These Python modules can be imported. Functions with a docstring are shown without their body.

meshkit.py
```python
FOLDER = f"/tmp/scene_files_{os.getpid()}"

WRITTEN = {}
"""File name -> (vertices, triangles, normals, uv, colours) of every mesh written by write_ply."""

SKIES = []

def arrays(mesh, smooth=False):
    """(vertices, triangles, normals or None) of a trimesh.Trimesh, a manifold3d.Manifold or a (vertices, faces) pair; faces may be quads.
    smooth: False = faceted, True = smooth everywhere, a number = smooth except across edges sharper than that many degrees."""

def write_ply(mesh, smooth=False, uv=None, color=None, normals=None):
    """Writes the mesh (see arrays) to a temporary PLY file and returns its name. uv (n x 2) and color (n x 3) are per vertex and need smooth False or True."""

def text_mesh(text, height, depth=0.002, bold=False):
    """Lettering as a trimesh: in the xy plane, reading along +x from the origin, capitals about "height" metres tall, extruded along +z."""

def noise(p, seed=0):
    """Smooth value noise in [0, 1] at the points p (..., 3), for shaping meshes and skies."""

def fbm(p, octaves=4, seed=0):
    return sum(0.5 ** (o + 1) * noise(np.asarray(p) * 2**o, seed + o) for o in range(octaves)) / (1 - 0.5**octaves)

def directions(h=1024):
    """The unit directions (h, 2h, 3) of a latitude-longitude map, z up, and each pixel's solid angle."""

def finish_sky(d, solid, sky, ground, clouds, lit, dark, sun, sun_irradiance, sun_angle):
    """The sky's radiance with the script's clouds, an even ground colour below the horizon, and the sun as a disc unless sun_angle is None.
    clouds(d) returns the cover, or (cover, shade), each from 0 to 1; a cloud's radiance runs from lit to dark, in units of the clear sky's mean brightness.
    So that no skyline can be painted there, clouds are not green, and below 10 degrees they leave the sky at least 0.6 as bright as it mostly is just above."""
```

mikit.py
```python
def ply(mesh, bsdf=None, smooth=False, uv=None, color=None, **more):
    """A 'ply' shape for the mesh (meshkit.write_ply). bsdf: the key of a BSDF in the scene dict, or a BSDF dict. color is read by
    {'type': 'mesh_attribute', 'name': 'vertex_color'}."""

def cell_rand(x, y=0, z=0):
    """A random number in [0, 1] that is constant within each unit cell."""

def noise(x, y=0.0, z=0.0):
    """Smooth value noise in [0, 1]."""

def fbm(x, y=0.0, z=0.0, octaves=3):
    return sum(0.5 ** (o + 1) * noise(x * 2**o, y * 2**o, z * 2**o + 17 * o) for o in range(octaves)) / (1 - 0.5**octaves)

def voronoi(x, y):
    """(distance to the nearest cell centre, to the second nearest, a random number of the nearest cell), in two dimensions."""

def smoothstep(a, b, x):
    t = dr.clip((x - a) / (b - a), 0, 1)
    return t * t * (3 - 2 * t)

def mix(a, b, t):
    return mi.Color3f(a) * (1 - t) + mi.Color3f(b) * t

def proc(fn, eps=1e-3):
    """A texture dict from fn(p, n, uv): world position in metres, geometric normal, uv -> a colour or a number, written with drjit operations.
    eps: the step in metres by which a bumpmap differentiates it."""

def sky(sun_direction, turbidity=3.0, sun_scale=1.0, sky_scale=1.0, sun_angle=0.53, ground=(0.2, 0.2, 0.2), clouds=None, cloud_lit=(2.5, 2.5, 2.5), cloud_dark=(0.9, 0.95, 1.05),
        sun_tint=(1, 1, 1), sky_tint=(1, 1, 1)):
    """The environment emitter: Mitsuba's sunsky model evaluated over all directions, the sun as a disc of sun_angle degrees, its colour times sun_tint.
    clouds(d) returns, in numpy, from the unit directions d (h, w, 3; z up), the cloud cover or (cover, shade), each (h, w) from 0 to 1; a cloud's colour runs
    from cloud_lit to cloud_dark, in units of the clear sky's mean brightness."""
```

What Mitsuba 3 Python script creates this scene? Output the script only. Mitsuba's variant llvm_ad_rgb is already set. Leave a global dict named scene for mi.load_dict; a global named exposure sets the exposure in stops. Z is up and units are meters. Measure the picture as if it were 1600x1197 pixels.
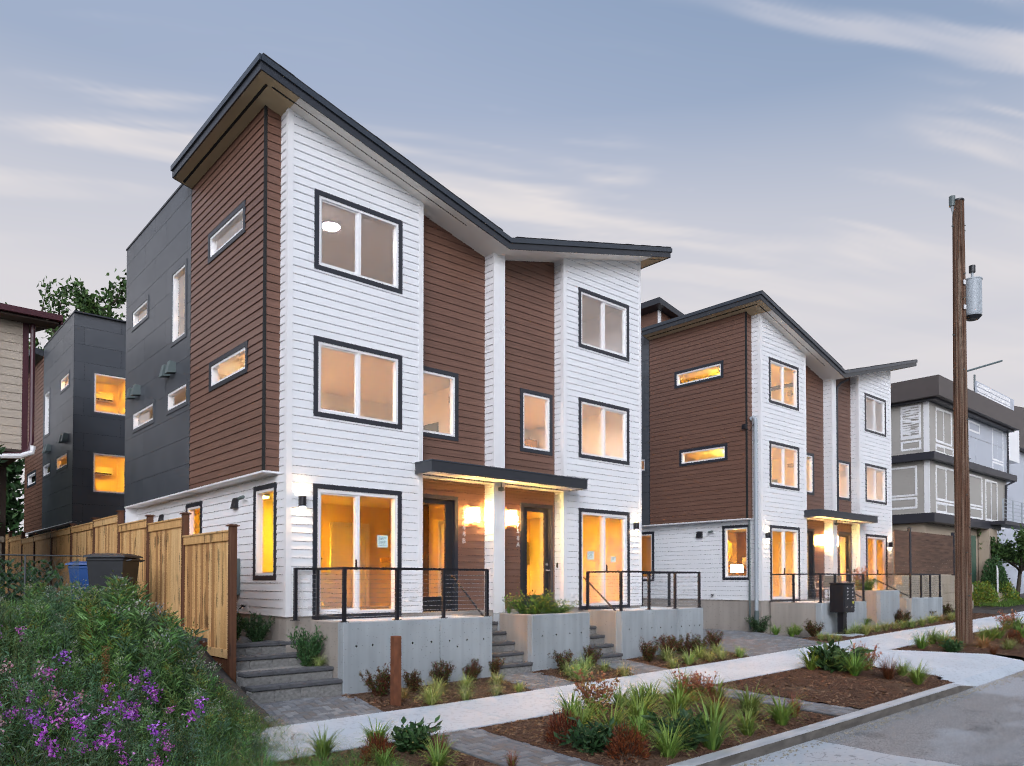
import math
import numpy as np, trimesh, shapely
import drjit as dr
import mitsuba as mi
import mikit, meshkit
from mikit import proc, noise, fbm, voronoi, cell_rand, smoothstep, mix
from shapely.geometry import Polygon, box as rect, LineString
from shapely.ops import unary_union

T = mi.ScalarTransform4f
RS = np.random.RandomState(7)
scene = {'type': 'scene'}
labels = {}

# ------------------------------------------------------------------ camera, sky, exposure
YAW, PITCH = 0.7256, 0.0203
CAM = np.array([-5.911, -12.869, 0.717])
FW = np.array([math.sin(YAW) * math.cos(PITCH), math.cos(YAW) * math.cos(PITCH), math.sin(PITCH)])
scene['camera'] = {'type': 'perspective', 'fov': 2 * math.degrees(math.atan(800 / 1178.83)), 'fov_axis': 'x',
                   'principal_point_offset_x': -(805.53 - 800) / 1600, 'principal_point_offset_y': -(883.27 - 598.5) / 1197,
                   'near_clip': 0.1, 'far_clip': 3000.0,
                   'to_world': T().look_at(origin=CAM.tolist(), target=(CAM + FW).tolist(), up=[0, 0, 1])}
exposure = 2.25


def sky_clouds(d):
    """Dusk: an even veil, peach-grey low down and blue-grey overhead, with thin wind-drawn streaks of lit cloud."""
    x, y, z = d[..., 0], d[..., 1], np.maximum(d[..., 2], 0.0)
    el = np.degrees(np.arcsin(np.clip(z, 0, 1)))
    s = 1.0 / (z + 0.16)
    u, v = x * s, y * s
    ca, sa = math.cos(-0.42), math.sin(-0.42)
    a, b = ca * u + sa * v, -sa * u + ca * v
    w = meshkit.fbm(np.stack([a * 0.9, b * 0.9, 0 * a], -1), 4, 3)
    st = meshkit.fbm(np.stack([a * 1.7 + 0.8 * w, b * 15.0 + 3.4 * w + 1.5 * a, 0 * a + 4], -1), 5, 11)
    fine = meshkit.fbm(np.stack([a * 6.0, b * 46.0 + 9 * w, 0 * a + 1], -1), 3, 41)
    patch = meshkit.fbm(np.stack([a * 1.5 + 3, b * 3.0, 0 * a + 9], -1), 4, 25)
    t = np.clip((st - 0.43) / 0.26, 0, 1) * np.clip((patch - 0.36) / 0.22, 0, 1)
    streak = t * t * (3 - 2 * t) * (0.55 + 0.9 * (fine - 0.15)) * np.clip((el - 17) / 11, 0.10, 1)
    low = meshkit.fbm(np.stack([a * 1.2 + 7, el * 0.42, 0 * a + 2], -1), 4, 31)
    hi = np.clip((el - 20) / 12, 0, 1)
    big = meshkit.fbm(np.stack([a * 0.8 + 2, b * 1.2, 0 * a + 14], -1), 3, 51)
    cover = 0.97 * (1 - hi) + hi * np.clip(0.74 + 0.9 * (big - 0.5) + 0.55 * streak, 0.25, 0.97)
    shade = np.interp(el, [0, 7, 13, 19, 25, 32, 40, 90], [0.18, 0.20, 0.22, 0.28, 0.45, 0.88, 1.0, 1.0])
    shade = shade + 0.5 * (0.5 - low) * np.clip((22 - el) / 14, 0, 1) - 0.50 * streak + 0.16 * (w - 0.5)
    return cover, np.clip(shade, 0, 1)


scene['sky'] = mikit.sky((-0.60, -0.66, 0.40), turbidity=4.0, sun_scale=0.44, sky_scale=1.0, sun_angle=40.0, ground=(0.2, 0.2, 0.19), clouds=sky_clouds,
                         cloud_lit=(2.10, 1.96, 1.92), cloud_dark=(0.82, 1.04, 1.48), sun_tint=(0.92, 1.24, 2.2))


# ------------------------------------------------------------------ helpers
def numbered(k):
    if k not in labels and k not in scene:
        return k
    i = 1
    while f'{k}_{i:03d}' in labels or f'{k}_{i:03d}' in scene:
        i += 1
    return f'{k}_{i:03d}'


_used = set()
_next = {}


def fresh(k):
    n = _next.get(k, 0)
    _next[k] = n + 1
    return k if n == 0 else f'{k}_{n:03d}'


def thing(name, label=None, category=None, group=None, kind=None):
    k = fresh(name)
    labels[k] = {}
    if label: labels[k]['label'] = label
    if category: labels[k]['category'] = category
    if group: labels[k]['group'] = group
    if kind: labels[k]['kind'] = kind
    return k


OFF = np.zeros(3)


def put(parent, name, mesh, bsdf, smooth=False, label=None, kind=None, color=None, **more):
    """One entry of the scene: parent + '__' + name, or a top-level one when name is None."""
    k = parent if name is None else fresh(f'{parent}__{name}')
    if isinstance(mesh, (list, tuple)) and len(mesh) and not isinstance(mesh[0], np.ndarray):
        mesh = cat(*mesh)
    if isinstance(mesh, tuple):
        v, f = mesh
    else:
        v, f = np.asarray(mesh.vertices), np.asarray(mesh.faces)
    scene[k] = mikit.ply((v + OFF, f), 'mat_' + bsdf, smooth=smooth, color=color, **more)
    if label or kind:
        labels.setdefault(k, {})
        if label: labels[k]['label'] = label
        if kind: labels[k]['kind'] = kind
    return k


def cat(*ms):
    ms = [m for m in ms if m is not None]
    vs, fs, n = [], [], 0
    for m in ms:
        v, f = (m if isinstance(m, tuple) else (np.asarray(m.vertices), np.asarray(m.faces)))
        vs.append(v); fs.append(f + n); n += len(v)
    return np.vstack(vs), np.vstack(fs)


def box(x0, x1, y0, y1, z0, z1):
    v = np.array([[x, y, z] for x in (x0, x1) for y in (y0, y1) for z in (z0, z1)], float)
    f = np.array([[0, 1, 3], [0, 3, 2], [4, 6, 7], [4, 7, 5], [0, 4, 5], [0, 5, 1], [2, 3, 7], [2, 7, 6], [0, 2, 6], [0, 6, 4], [1, 5, 7], [1, 7, 3]])
    return v, f


def cbox(x0, x1, y0, y1, z0, z1, c=0.012):
    """A box with chamfered edges."""
    P = []
    for X, sx in ((x0, 1), (x1, -1)):
        for Y, sy in ((y0, 1), (y1, -1)):
            for Z, sz in ((z0, 1), (z1, -1)):
                P += [(X + c * sx, Y + c * sy, Z), (X + c * sx, Y, Z + c * sz), (X, Y + c * sy, Z + c * sz)]
    h = trimesh.convex.convex_hull(np.array(P))
    return np.asarray(h.vertices), np.asarray(h.faces)


def tube(path, r, n=8, cap=True):
    p = np.asarray(path, float)
    r = np.broadcast_to(np.asarray(r, float), (len(p),))
    t = np.gradient(p, axis=0) if len(p) > 2 else np.repeat([p[1] - p[0]], 2, 0)
    t = t / np.linalg.norm(t, axis=1, keepdims=True)
    up = np.array([0, 0, 1.0]) if abs(t[0][2]) < 0.9 else np.array([1.0, 0, 0])
    a = np.cross(t, up); a /= np.linalg.norm(a, axis=1, keepdims=True)
    b = np.cross(t, a)
    an = np.arange(n) * 2 * np.pi / n
    v = p[:, None] + r[:, None, None] * (np.cos(an)[None, :, None] * a[:, None] + np.sin(an)[None, :, None] * b[:, None])
    f = []
    for i in range(len(p) - 1):
        for j in range(n):
            k = (j + 1) % n
            f += [[i * n + j, i * n + k, (i + 1) * n + k], [i * n + j, (i + 1) * n + k, (i + 1) * n + j]]
    v = v.reshape(-1, 3)
    if cap:
        m = len(v)
        v = np.vstack([v, p[0], p[-1]])
        for j in range(n):
            k = (j + 1) % n
            f += [[m, k, j], [m + 1, (len(p) - 1) * n + j, (len(p) - 1) * n + k]]
    return v, np.array(f)


class Frame:
    """A plane: point = o + a*u + b*w + c*n."""
    def __init__(self, o, u, w, n):
        self.o, self.M = np.array(o, float), np.array([u, w, n], float)
        self.flip = np.linalg.det(self.M) < 0

    def __call__(self, m):
        v, f = m if isinstance(m, tuple) else (np.asarray(m.vertices), np.asarray(m.faces))
        return self.o + v @ self.M, (f[:, ::-1] if self.flip else f)


def front(y, z=0.0):
    return Frame((0, y, z), (1, 0, 0), (0, 0, 1), (0, -1, 0))


def left(x, z=0.0):
    return Frame((x, 0, z), (0, 1, 0), (0, 0, 1), (-1, 0, 0))


def right(x, z=0.0):
    return Frame((x, 0, z), (0, 1, 0), (0, 0, 1), (1, 0, 0))


def back(y, z=0.0):
    return Frame((0, y, z), (1, 0, 0), (0, 0, 1), (0, 1, 0))


def polys(g):
    if g.is_empty: return []
    return [p for p in (g.geoms if hasattr(g, 'geoms') else [g]) if p.geom_type == 'Polygon' and p.area > 1e-5]


def prism(poly, c0, c1):
    """A polygon of (a, b) thickened from depth c0 to c1."""
    out = []
    for p in polys(poly):
        m = trimesh.creation.extrude_polygon(p, c1 - c0, engine='earcut')
        v = np.array(m.vertices); v[:, 2] += c0
        out.append((v, np.array(m.faces)))
    return cat(*out)


def lap(poly, zt, h, proud=0.013):
    """One lap-siding board: its lower edge stands proud of the board below."""
    out = []
    for p in polys(poly):
        m = trimesh.creation.extrude_polygon(p, 1.0, engine='earcut')
        v = np.array(m.vertices)
        t = np.clip((zt - v[:, 1]) / h, 0, 1)
        v[:, 2] = np.where(v[:, 2] > 0.5, 0.003 + proud * t, 0.0)
        out.append((v, np.array(m.faces)))
    return cat(*out)


def siding(holder, frame, area, holes, z0, mats, h=0.1524, each=True, joints=(), name='siding_board', proud=0.019, gap=.0055):
    """Lap boards over an area of a wall; each is an entry of its own, or all are one part."""
    cut = area
    for q in holes:
        cut = cut.difference(rect(*q))
    a0, b0, a1, b1 = area.bounds
    k0, k1 = math.floor((b0 - z0) / h), math.ceil((b1 - z0) / h)
    many = []
    put(holder, 'weather_barrier', frame(prism(cut.buffer(-.004, join_style=2), 0.0006, 0.0016)), 'weather_barrier')  # dark sheet showing through the board gaps, paints in the lap shadow lines
    for k in range(k0, k1):
        strip = cut.intersection(rect(a0, z0 + k * h + gap, a1, z0 + (k + 1) * h))
        cutters = [j for kk, j in joints if kk == k]
        for j in cutters:
            strip = strip.difference(rect(j - 0.0015, b0, j + 0.0015, b1))
        ps = polys(strip)
        for p in ps:
            m = lap(p, z0 + (k + 1) * h, h, proud)
            if each:
                put(holder, name, frame(m), mats[RS.randint(len(mats))])
            else:
                many.append(frame(m))
    if many:
        put(holder, name + 's', cat(*many), mats[0], kind='stuff')


def sheath(holder, name, frame, area, holes, mat, t=0.13):
    cut = area
    for q in holes:
        cut = cut.difference(rect(*q))
    return put(holder, name, frame(prism(cut, -t, 0.0)), mat)


def ring(q, w):
    a0, b0, a1, b1 = q
    return rect(a0, b0, a1, b1).difference(rect(a0 + w, b0 + w, a1 - w, b1 - w))


def window(house, frame, q, kind='fixed', trim=0.088, trim_mat='trim_dark', name='window', vin=0.05, deep=0.10, label=None, swap=False, glass='pane'):
    """A window whose outer trim fills q = (a0, b0, a1, b1): trim, white vinyl frame, panes."""
    a0, b0, a1, b1 = q
    w = fresh(f'{house}__{name}')
    if label: labels[w] = {'label': label}
    i = (a0 + trim, b0 + trim, a1 - trim, b1 - trim)
    if trim > 0.01:
        put(w, 'trim', frame(prism(ring((a0, b0, a1, b1), trim), 0.0, 0.03)), trim_mat)
    put(w, 'frame', frame(prism(ring(i, vin), -deep, 0.012)), 'vinyl')
    g = (i[0] + vin, i[1] + vin, i[2] - vin, i[3] - vin)
    quad = lambda x0, z0, x1, z1, c: (np.array([[x0, z0, c], [x1, z0, c], [x1, z1, c], [x0, z1, c]], float), np.array([[0, 1, 2], [0, 2, 3]]))
    if kind == 'slider':
        m = (g[0] + g[2]) / 2
        s = -1 if swap else 1
        put(w, 'mullion', frame(prism(rect(m - 0.03, g[1], m + 0.03, g[3]), -deep + 0.01, -0.002)), 'vinyl')
        # the sash that slides has a frame of its own
        sa = (g[0], g[1], m - 0.03, g[3]) if not swap else (m + 0.03, g[1], g[2], g[3])
        put(w, 'sash', frame(prism(ring(sa, 0.032), -deep + 0.02, -0.02)), 'vinyl')
        put(w, 'pane', frame(quad(g[0], g[1], m - 0.03, g[3], -0.05 if not swap else -0.07)), glass)
        put(w, 'pane', frame(quad(m + 0.03, g[1], g[2], g[3], -0.07 if not swap else -0.05)), glass)
    else:
        put(w, 'pane', frame(quad(g[0], g[1], g[2], g[3], -0.055)), glass)
    return w


def hole(q, trim=0.088):
    return (q[0] + trim - 0.004, q[1] + trim - 0.004, q[2] - trim + 0.004, q[3] - trim + 0.004)


# the ground's height, measured from the photograph: a street that climbs gently to the right
XF = [-30, -6, -2, 1.5, 4.5, 7.5, 10, 13, 16, 19.5, 24.5, 33, 60, 150]
ZF = [-1.36, -1.33, -1.30, -1.29, -1.25, -1.20, -1.155, -1.085, -1.0, -.905, -.815, -.63, 0.05, 1.9]
YG = [-80, -7.586, -7.57, -4.55, -2.87, -1.25, 6, 60]
ZG = [-.62, -.318, -.165, -.045, 0, .07, .10, .9]


def G(x, y):
    return np.interp(x, XF, ZF) + np.interp(y, YG, ZG)


def unproject(a, b, dz=0.0):
    """The ground point that stands under a point of the photograph (used to lay the plants out as they grow)."""
    R = np.array([math.cos(YAW), -math.sin(YAW), 0.0]); U = np.cross(R, FW)
    d = FW + (a - 805.53) / 1178.83 * R - (b - 883.27) / 1178.83 * U
    z = -1.2
    for _ in range(60):
        t = (z + dz - CAM[2]) / d[2]; P = CAM + t * d
        z = .5 * z + .5 * G(P[0], P[1])
    return P[0], P[1], float(G(P[0], P[1]))


# ------------------------------------------------------------------ materials
def flat(c, r=0.5, **k):
    return {'type': 'twosided', 'b': {'type': 'principled', 'base_color': {'type': 'rgb', 'value': list(c)}, 'roughness': r, **k}}


def tex(fn, r=0.6, bump=None, **k):
    b = {'type': 'principled', 'base_color': proc(fn), 'roughness': r, **k}
    if bump:
        b = {'type': 'bumpmap', 'arbitrary': proc(bump[0], eps=bump[2] if len(bump) > 2 else 2e-3), 'scale': bump[1], 'bsdf': b}
    return {'type': 'twosided', 'b': b}


class _Mats(dict):
    def __setitem__(self, k, v): scene['mat_' + k] = v


M = _Mats()
M['white_siding'] = tex(lambda p, n, uv: mix((.765, .775, .785), (.81, .82, .83), fbm(p.x * 1.3, p.y * 1.3, p.z * 1.5)), .45)
M['white_trim'] = flat((.80, .80, .80), .4)
M['vinyl'] = flat((.82, .82, .82), .35)


def brown_fn(a, b):
    def fn(p, n, uv):
        g = fbm((p.x + p.y) * 1.6, p.z * 46, 3.0)
        return mix(a, b, g)
    return fn


M['brown_siding'] = tex(brown_fn((.118, .057, .038), (.182, .092, .062)), .45)
M['brown_siding_b'] = tex(brown_fn((.128, .062, .041), (.194, .098, .067)), .45)
M['dark_panel'] = tex(lambda p, n, uv: mix((.050, .057, .068), (.074, .081, .092), fbm(p.x * 1.1 + 5, p.y * 1.1, p.z * 1.1)), .38)
M['dark_panel_b'] = tex(lambda p, n, uv: mix((.055, .062, .073), (.080, .087, .098), fbm(p.x * 1.4, p.y * 1.4, p.z * 1.4)), .38)
M['trim_dark'] = flat((.022, .025, .034), .4)
M['fascia'] = flat((.026, .030, .038), .36)
M['fascia_top'] = flat((.034, .043, .056), .3)
M['shingle'] = tex(lambda p, n, uv: mix((.018, .018, .02), (.05, .05, .053), cell_rand(dr.floor(p.x * 9), dr.floor(p.y * 4))), .9)
M['soffit_tan'] = flat((.47, .36, .22), .6)
M['soffit_white'] = flat((.72, .69, .64), .6)
M['vent_black'] = flat((.012, .012, .012), .7)
M['drywall'] = flat((.80, .78, .74), .7)
M['drywall_lamplit'] = flat((.82, .69, .44), .7)  # white walls with the golden lamp glow mixed into their colour
M['floor_wood'] = flat((.36, .22, .11), .4)
M['fireplace'] = tex(lambda p, n, uv: mix((.07, .045, .03), (.16, .10, .065), fbm(p.x * 7, p.y * 7, p.z * 7)), .5)
M['oak'] = flat((.42, .24, .09), .5)
M['pane'] = {'type': 'thindielectric', 'int_ior': 1.85, 'ext_ior': 1.0}
M['weather_barrier'] = flat((.02, .02, .022), .8)  # near-black colour standing in for the shade under each lap
M['black_metal'] = flat((.012, .012, .016), .32)
M['door_dark'] = flat((.018, .019, .023), .35)
M['steel'] = {'type': 'twosided', 'b': {'type': 'roughconductor', 'material': 'Al', 'alpha': 0.25}}
M['grey_metal'] = flat((.10, .13, .13), .45)
M['wire_grey'] = flat((.06, .065, .07), .5)
M['galv'] = flat((.36, .40, .43), .45)
M['paper'] = flat((.62, .78, .74), .7)
M['ink'] = flat((.22, .32, .34), .7)
M['letter_silver'] = flat((.62, .61, .58), .4)


def concrete_fn(a, b, s=1.0):
    def fn(p, n, uv):
        g = fbm(p.x * 1.6 * s, p.y * 1.6 * s, p.z * 0.9 * s, 4)
        st = fbm((p.x + p.y) * 9 * s, p.z * 0.5 * s, 7.0)
        pit = smoothstep(.84, .90, noise(p.x * 41, p.y * 41, p.z * 41))
        return mix(a, b, dr.clip(.65 * g + .5 * st - .08, 0, 1)) * (1 - .35 * pit)
    return fn


M['concrete'] = tex(concrete_fn((.25, .28, .295), (.46, .50, .515)), .8, bump=(lambda p, n, uv: fbm(p.x * 30, p.y * 30, p.z * 30), .004))
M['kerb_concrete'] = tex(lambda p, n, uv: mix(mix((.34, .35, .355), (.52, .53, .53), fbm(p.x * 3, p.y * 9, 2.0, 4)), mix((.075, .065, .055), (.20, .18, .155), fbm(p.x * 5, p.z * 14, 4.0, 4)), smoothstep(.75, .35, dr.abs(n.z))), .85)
M['concrete_warm'] = tex(concrete_fn((.25, .22, .19), (.44, .40, .355)), .8)


def walk_fn(p, n, uv):
    g = fbm(p.x * .9, p.y * .9, 0.0, 4)
    br = noise(p.x * 130, p.y * 4.0, 0.0)
    sp = smoothstep(.70, .80, noise(p.x * 23, p.y * 23, 3.0))
    return mix((.43, .475, .51), (.58, .615, .64), dr.clip(g + .12 * (br - .5), 0, 1)) * (1 - .13 * sp)


M['sidewalk'] = tex(walk_fn, .75, bump=(lambda p, n, uv: noise(p.x * 120, p.y * 7) * .6 + fbm(p.x * 50, p.y * 50), .002))


def road_fn(p, n, uv):
    bx = 4.45 + .10 * (noise(p.y * 1.5, 2.0) - .5)
    conc = smoothstep(bx + .015, bx - .015, p.x)
    wear = smoothstep(.46, .60, fbm(p.x * .42 + 3, p.y * .9, 1.0, 4)) * smoothstep(-10.6, -8.2, p.y)
    ag = noise(p.x * 60, p.y * 60) * .6 + noise(p.x * 140, p.y * 140) * .4
    asph = mix((.10, .10, .105), (.38, .375, .365), ag)
    asph = mix(asph, mix((.30, .33, .36), (.42, .44, .46), ag), wear * .75)
    cc = mix((.35, .385, .41), (.50, .52, .535), fbm(p.x * 1.1, p.y * 1.1, 5.0, 4) * .75 + .25 * noise(p.x * 25, p.y * 25))
    cc = cc * (1 - .35 * smoothstep(.86, .93, noise(p.x * 19 + 4, p.y * 19)))
    crack = smoothstep(.02, .0, dr.abs(p.x - bx)) * .6
    v1, v2, _ = voronoi(p.x * .42 + .35 * noise(p.x * 3, p.y * 3), p.y * .55 + .35 * noise(p.x * 3, p.y * 3, 5.0))
    crack = dr.maximum(crack, smoothstep(.014, .0, v2 - v1) * .42 * smoothstep(.45, .55, noise(p.x * .6, p.y * .6, 8.0)))
    stain = smoothstep(.62, .80, fbm(p.x * 1.3 + 9, p.y * 1.9, 2.0, 4)) * .30
    crack = 1 - (1 - crack) * (1 - stain)
    return mix(asph, cc, conc) * (1 - crack)


M['road'] = tex(road_fn, .7, bump=(lambda p, n, uv: noise(p.x * 75, p.y * 75) * dr.select(p.x > 4.5, 1.0, .25), .006))


def mulch_fn(p, n, uv):
    v = voronoi(p.x * 46 + 2 * noise(p.x * 9, p.y * 9), p.y * 60)[2]
    g = fbm(p.x * 1.2, p.y * 1.2, 3.0)
    c = mix((.040, .019, .012), (.150, .075, .042), v)
    return mix(c, mix((.11, .07, .045), (.19, .13, .085), v), smoothstep(.62, .8, g) * .6)


M['mulch'] = tex(mulch_fn, .9, bump=(lambda p, n, uv: voronoi(p.x * 46, p.y * 60)[0], .02))
M['soil'] = tex(lambda p, n, uv: mix((.035, .03, .028), (.10, .088, .078), fbm(p.x * 9, p.y * 9, p.z * 9, 4)), .9, bump=(lambda p, n, uv: fbm(p.x * 25, p.y * 25, p.z * 25), .03))
M['gravel'] = tex(lambda p, n, uv: mix((.20, .17, .12), (.44, .39, .30), voronoi(p.x * 60, p.y * 60)[2]), .9)
for i, (a, b) in enumerate([((.115, .12, .128), (.18, .185, .195)), ((.15, .155, .162), (.225, .23, .238)), ((.125, .115, .11), (.19, .18, .172)), ((.19, .195, .20), (.27, .275, .28))]):
    M[f'paver_{i}'] = tex((lambda a, b: lambda p, n, uv: mix(a, b, fbm(p.x * 22, p.y * 22, p.z * 9)))(a, b), .85)
M['step_cap'] = tex(lambda p, n, uv: mix((.055, .058, .064), (.12, .124, .13), fbm(p.x * 18, p.y * 18, p.z * 18)), .8)
M['step_face'] = tex(lambda p, n, uv: mix((.13, .13, .125), (.34, .335, .32), fbm(p.x * 26, p.y * 26, p.z * 26, 4)), .9, bump=(lambda p, n, uv: fbm(p.x * 28, p.y * 28, p.z * 28), .03))
M['joint_sand'] = flat((.06, .058, .055), .9)


def cedar_fn(a, b, sh):
    def fn(p, n, uv):
        u = p.x + p.y
        g = fbm(u * 60 + 3 * noise(u * 6, p.z * 1.2, sh), p.z * 1.6, sh)
        kn = smoothstep(.80, .9, noise(u * 11, p.z * 2.6, sh + 5))
        return mix(a, b, g) * (1 - .55 * kn)
    return fn


M['cedar_0'] = tex(cedar_fn((.46, .235, .080), (.76, .47, .20), 1.0), .6)
M['cedar_1'] = tex(cedar_fn((.52, .29, .11), (.80, .54, .26), 2.0), .6)
M['cedar_2'] = tex(cedar_fn((.28, .125, .044), (.50, .265, .105), 3.0), .6)
M['cedar_post'] = tex(cedar_fn((.070, .026, .012), (.145, .058, .026), 4.0), .6)
M['corten'] = tex(lambda p, n, uv: mix((.075, .026, .014), (.24, .085, .035), fbm(p.x * 14, p.y * 14, p.z * 7, 4)), .85)


def pole_fn(p, n, uv):
    an = dr.atan2(p.y + 5.38, p.x - 17.45) * 2.2
    g = fbm(an * 9 + noise(p.z * 2, an * 2), p.z * .9, 2.0, 4)
    ck = smoothstep(.62, .75, noise(an * 16, p.z * .8, 6.0))
    c = mix((.060, .026, .016), (.26, .135, .082), g)
    return mix(c, (.33, .25, .185), smoothstep(.52, .70, noise(an * 6, p.z * .45, 9.0)) * .75) * (1 - .7 * ck)


M['pole_wood'] = tex(pole_fn, .85, bump=(lambda p, n, uv: fbm(dr.atan2(p.y + 5.38, p.x - 17.45) * 26, p.z * 1.3, 3.0, 4), .05))
M['rubber_blue'] = flat((.010, .060, .22), .4)
M['plastic_black'] = flat((.02, .022, .026), .4)
M['plastic_white'] = flat((.75, .75, .75), .4)
M['leaf'] = {'type': 'twosided', 'b': {'type': 'principled', 'base_color': {'type': 'mesh_attribute', 'name': 'vertex_color'}, 'roughness': 0.55, 'specular': 0.3}}
M['bark'] = tex(lambda p, n, uv: mix((.03, .024, .018), (.10, .08, .06), fbm(p.x * 12, p.y * 12, p.z * 3)), .9)
M['beige_siding'] = flat((.42, .36, .29), .5)
M['maroon'] = flat((.055, .010, .018), .4)
M['roof_grey'] = flat((.06, .06, .065), .8)
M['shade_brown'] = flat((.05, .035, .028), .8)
M['grey_siding'] = flat((.37, .35, .315), .55)
M['grey_blue_panel'] = flat((.46, .49, .54), .5)
M['taupe_band'] = flat((.075, .062, .058), .5)
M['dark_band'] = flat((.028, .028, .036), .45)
M['block_wall'] = tex(concrete_fn((.27, .225, .165), (.43, .37, .285)), .85)
M['rustic_wood'] = tex(lambda p, n, uv: mix((.04, .026, .02), (.19, .105, .068), fbm((p.x + p.y) * 2.0, p.z * 14, 1.0) * .7 + .4 * noise(p.x * .55, 4.0) ), .75)
M['glass_dark'] = {'type': 'twosided', 'b': {'type': 'principled', 'base_color': {'type': 'rgb', 'value': [.035, .105, .075]}, 'roughness': .06, 'specular': .7}}
M['stucco'] = flat((.40, .33, .25), .8)
M['fabric_tan'] = flat((.20, .16, .12), .8)
M['cushion'] = flat((.55, .45, .40), .8)


def lamp(power, c):
    return {'type': 'area', 'radiance': {'type': 'rgb', 'value': [power * x for x in c]}}

# ------------------------------------------------------------------ the two duplexes
LAP = 0.1524
Q = 0.315                      # how far the brown middle is set back
W3, W2, D1 = (6.505, 7.998), (3.759, 5.255), (0.0, 2.511)
XV = 4.95                      # the valley of the butterfly roof


def roof_z(x):
    return 8.27 + 0.255 * abs(x - XV)


def under(xs, d=0.225):
    return [(x, roof_z(x) - d) for x in xs]


def wall_area(x0, x1, z0, d=0.225):
    xs = [x0] + ([XV] if x0 < XV < x1 else []) + [x1]
    return Polygon([(x0, z0), (x1, z0)] + under(xs, d)[::-1])


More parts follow.
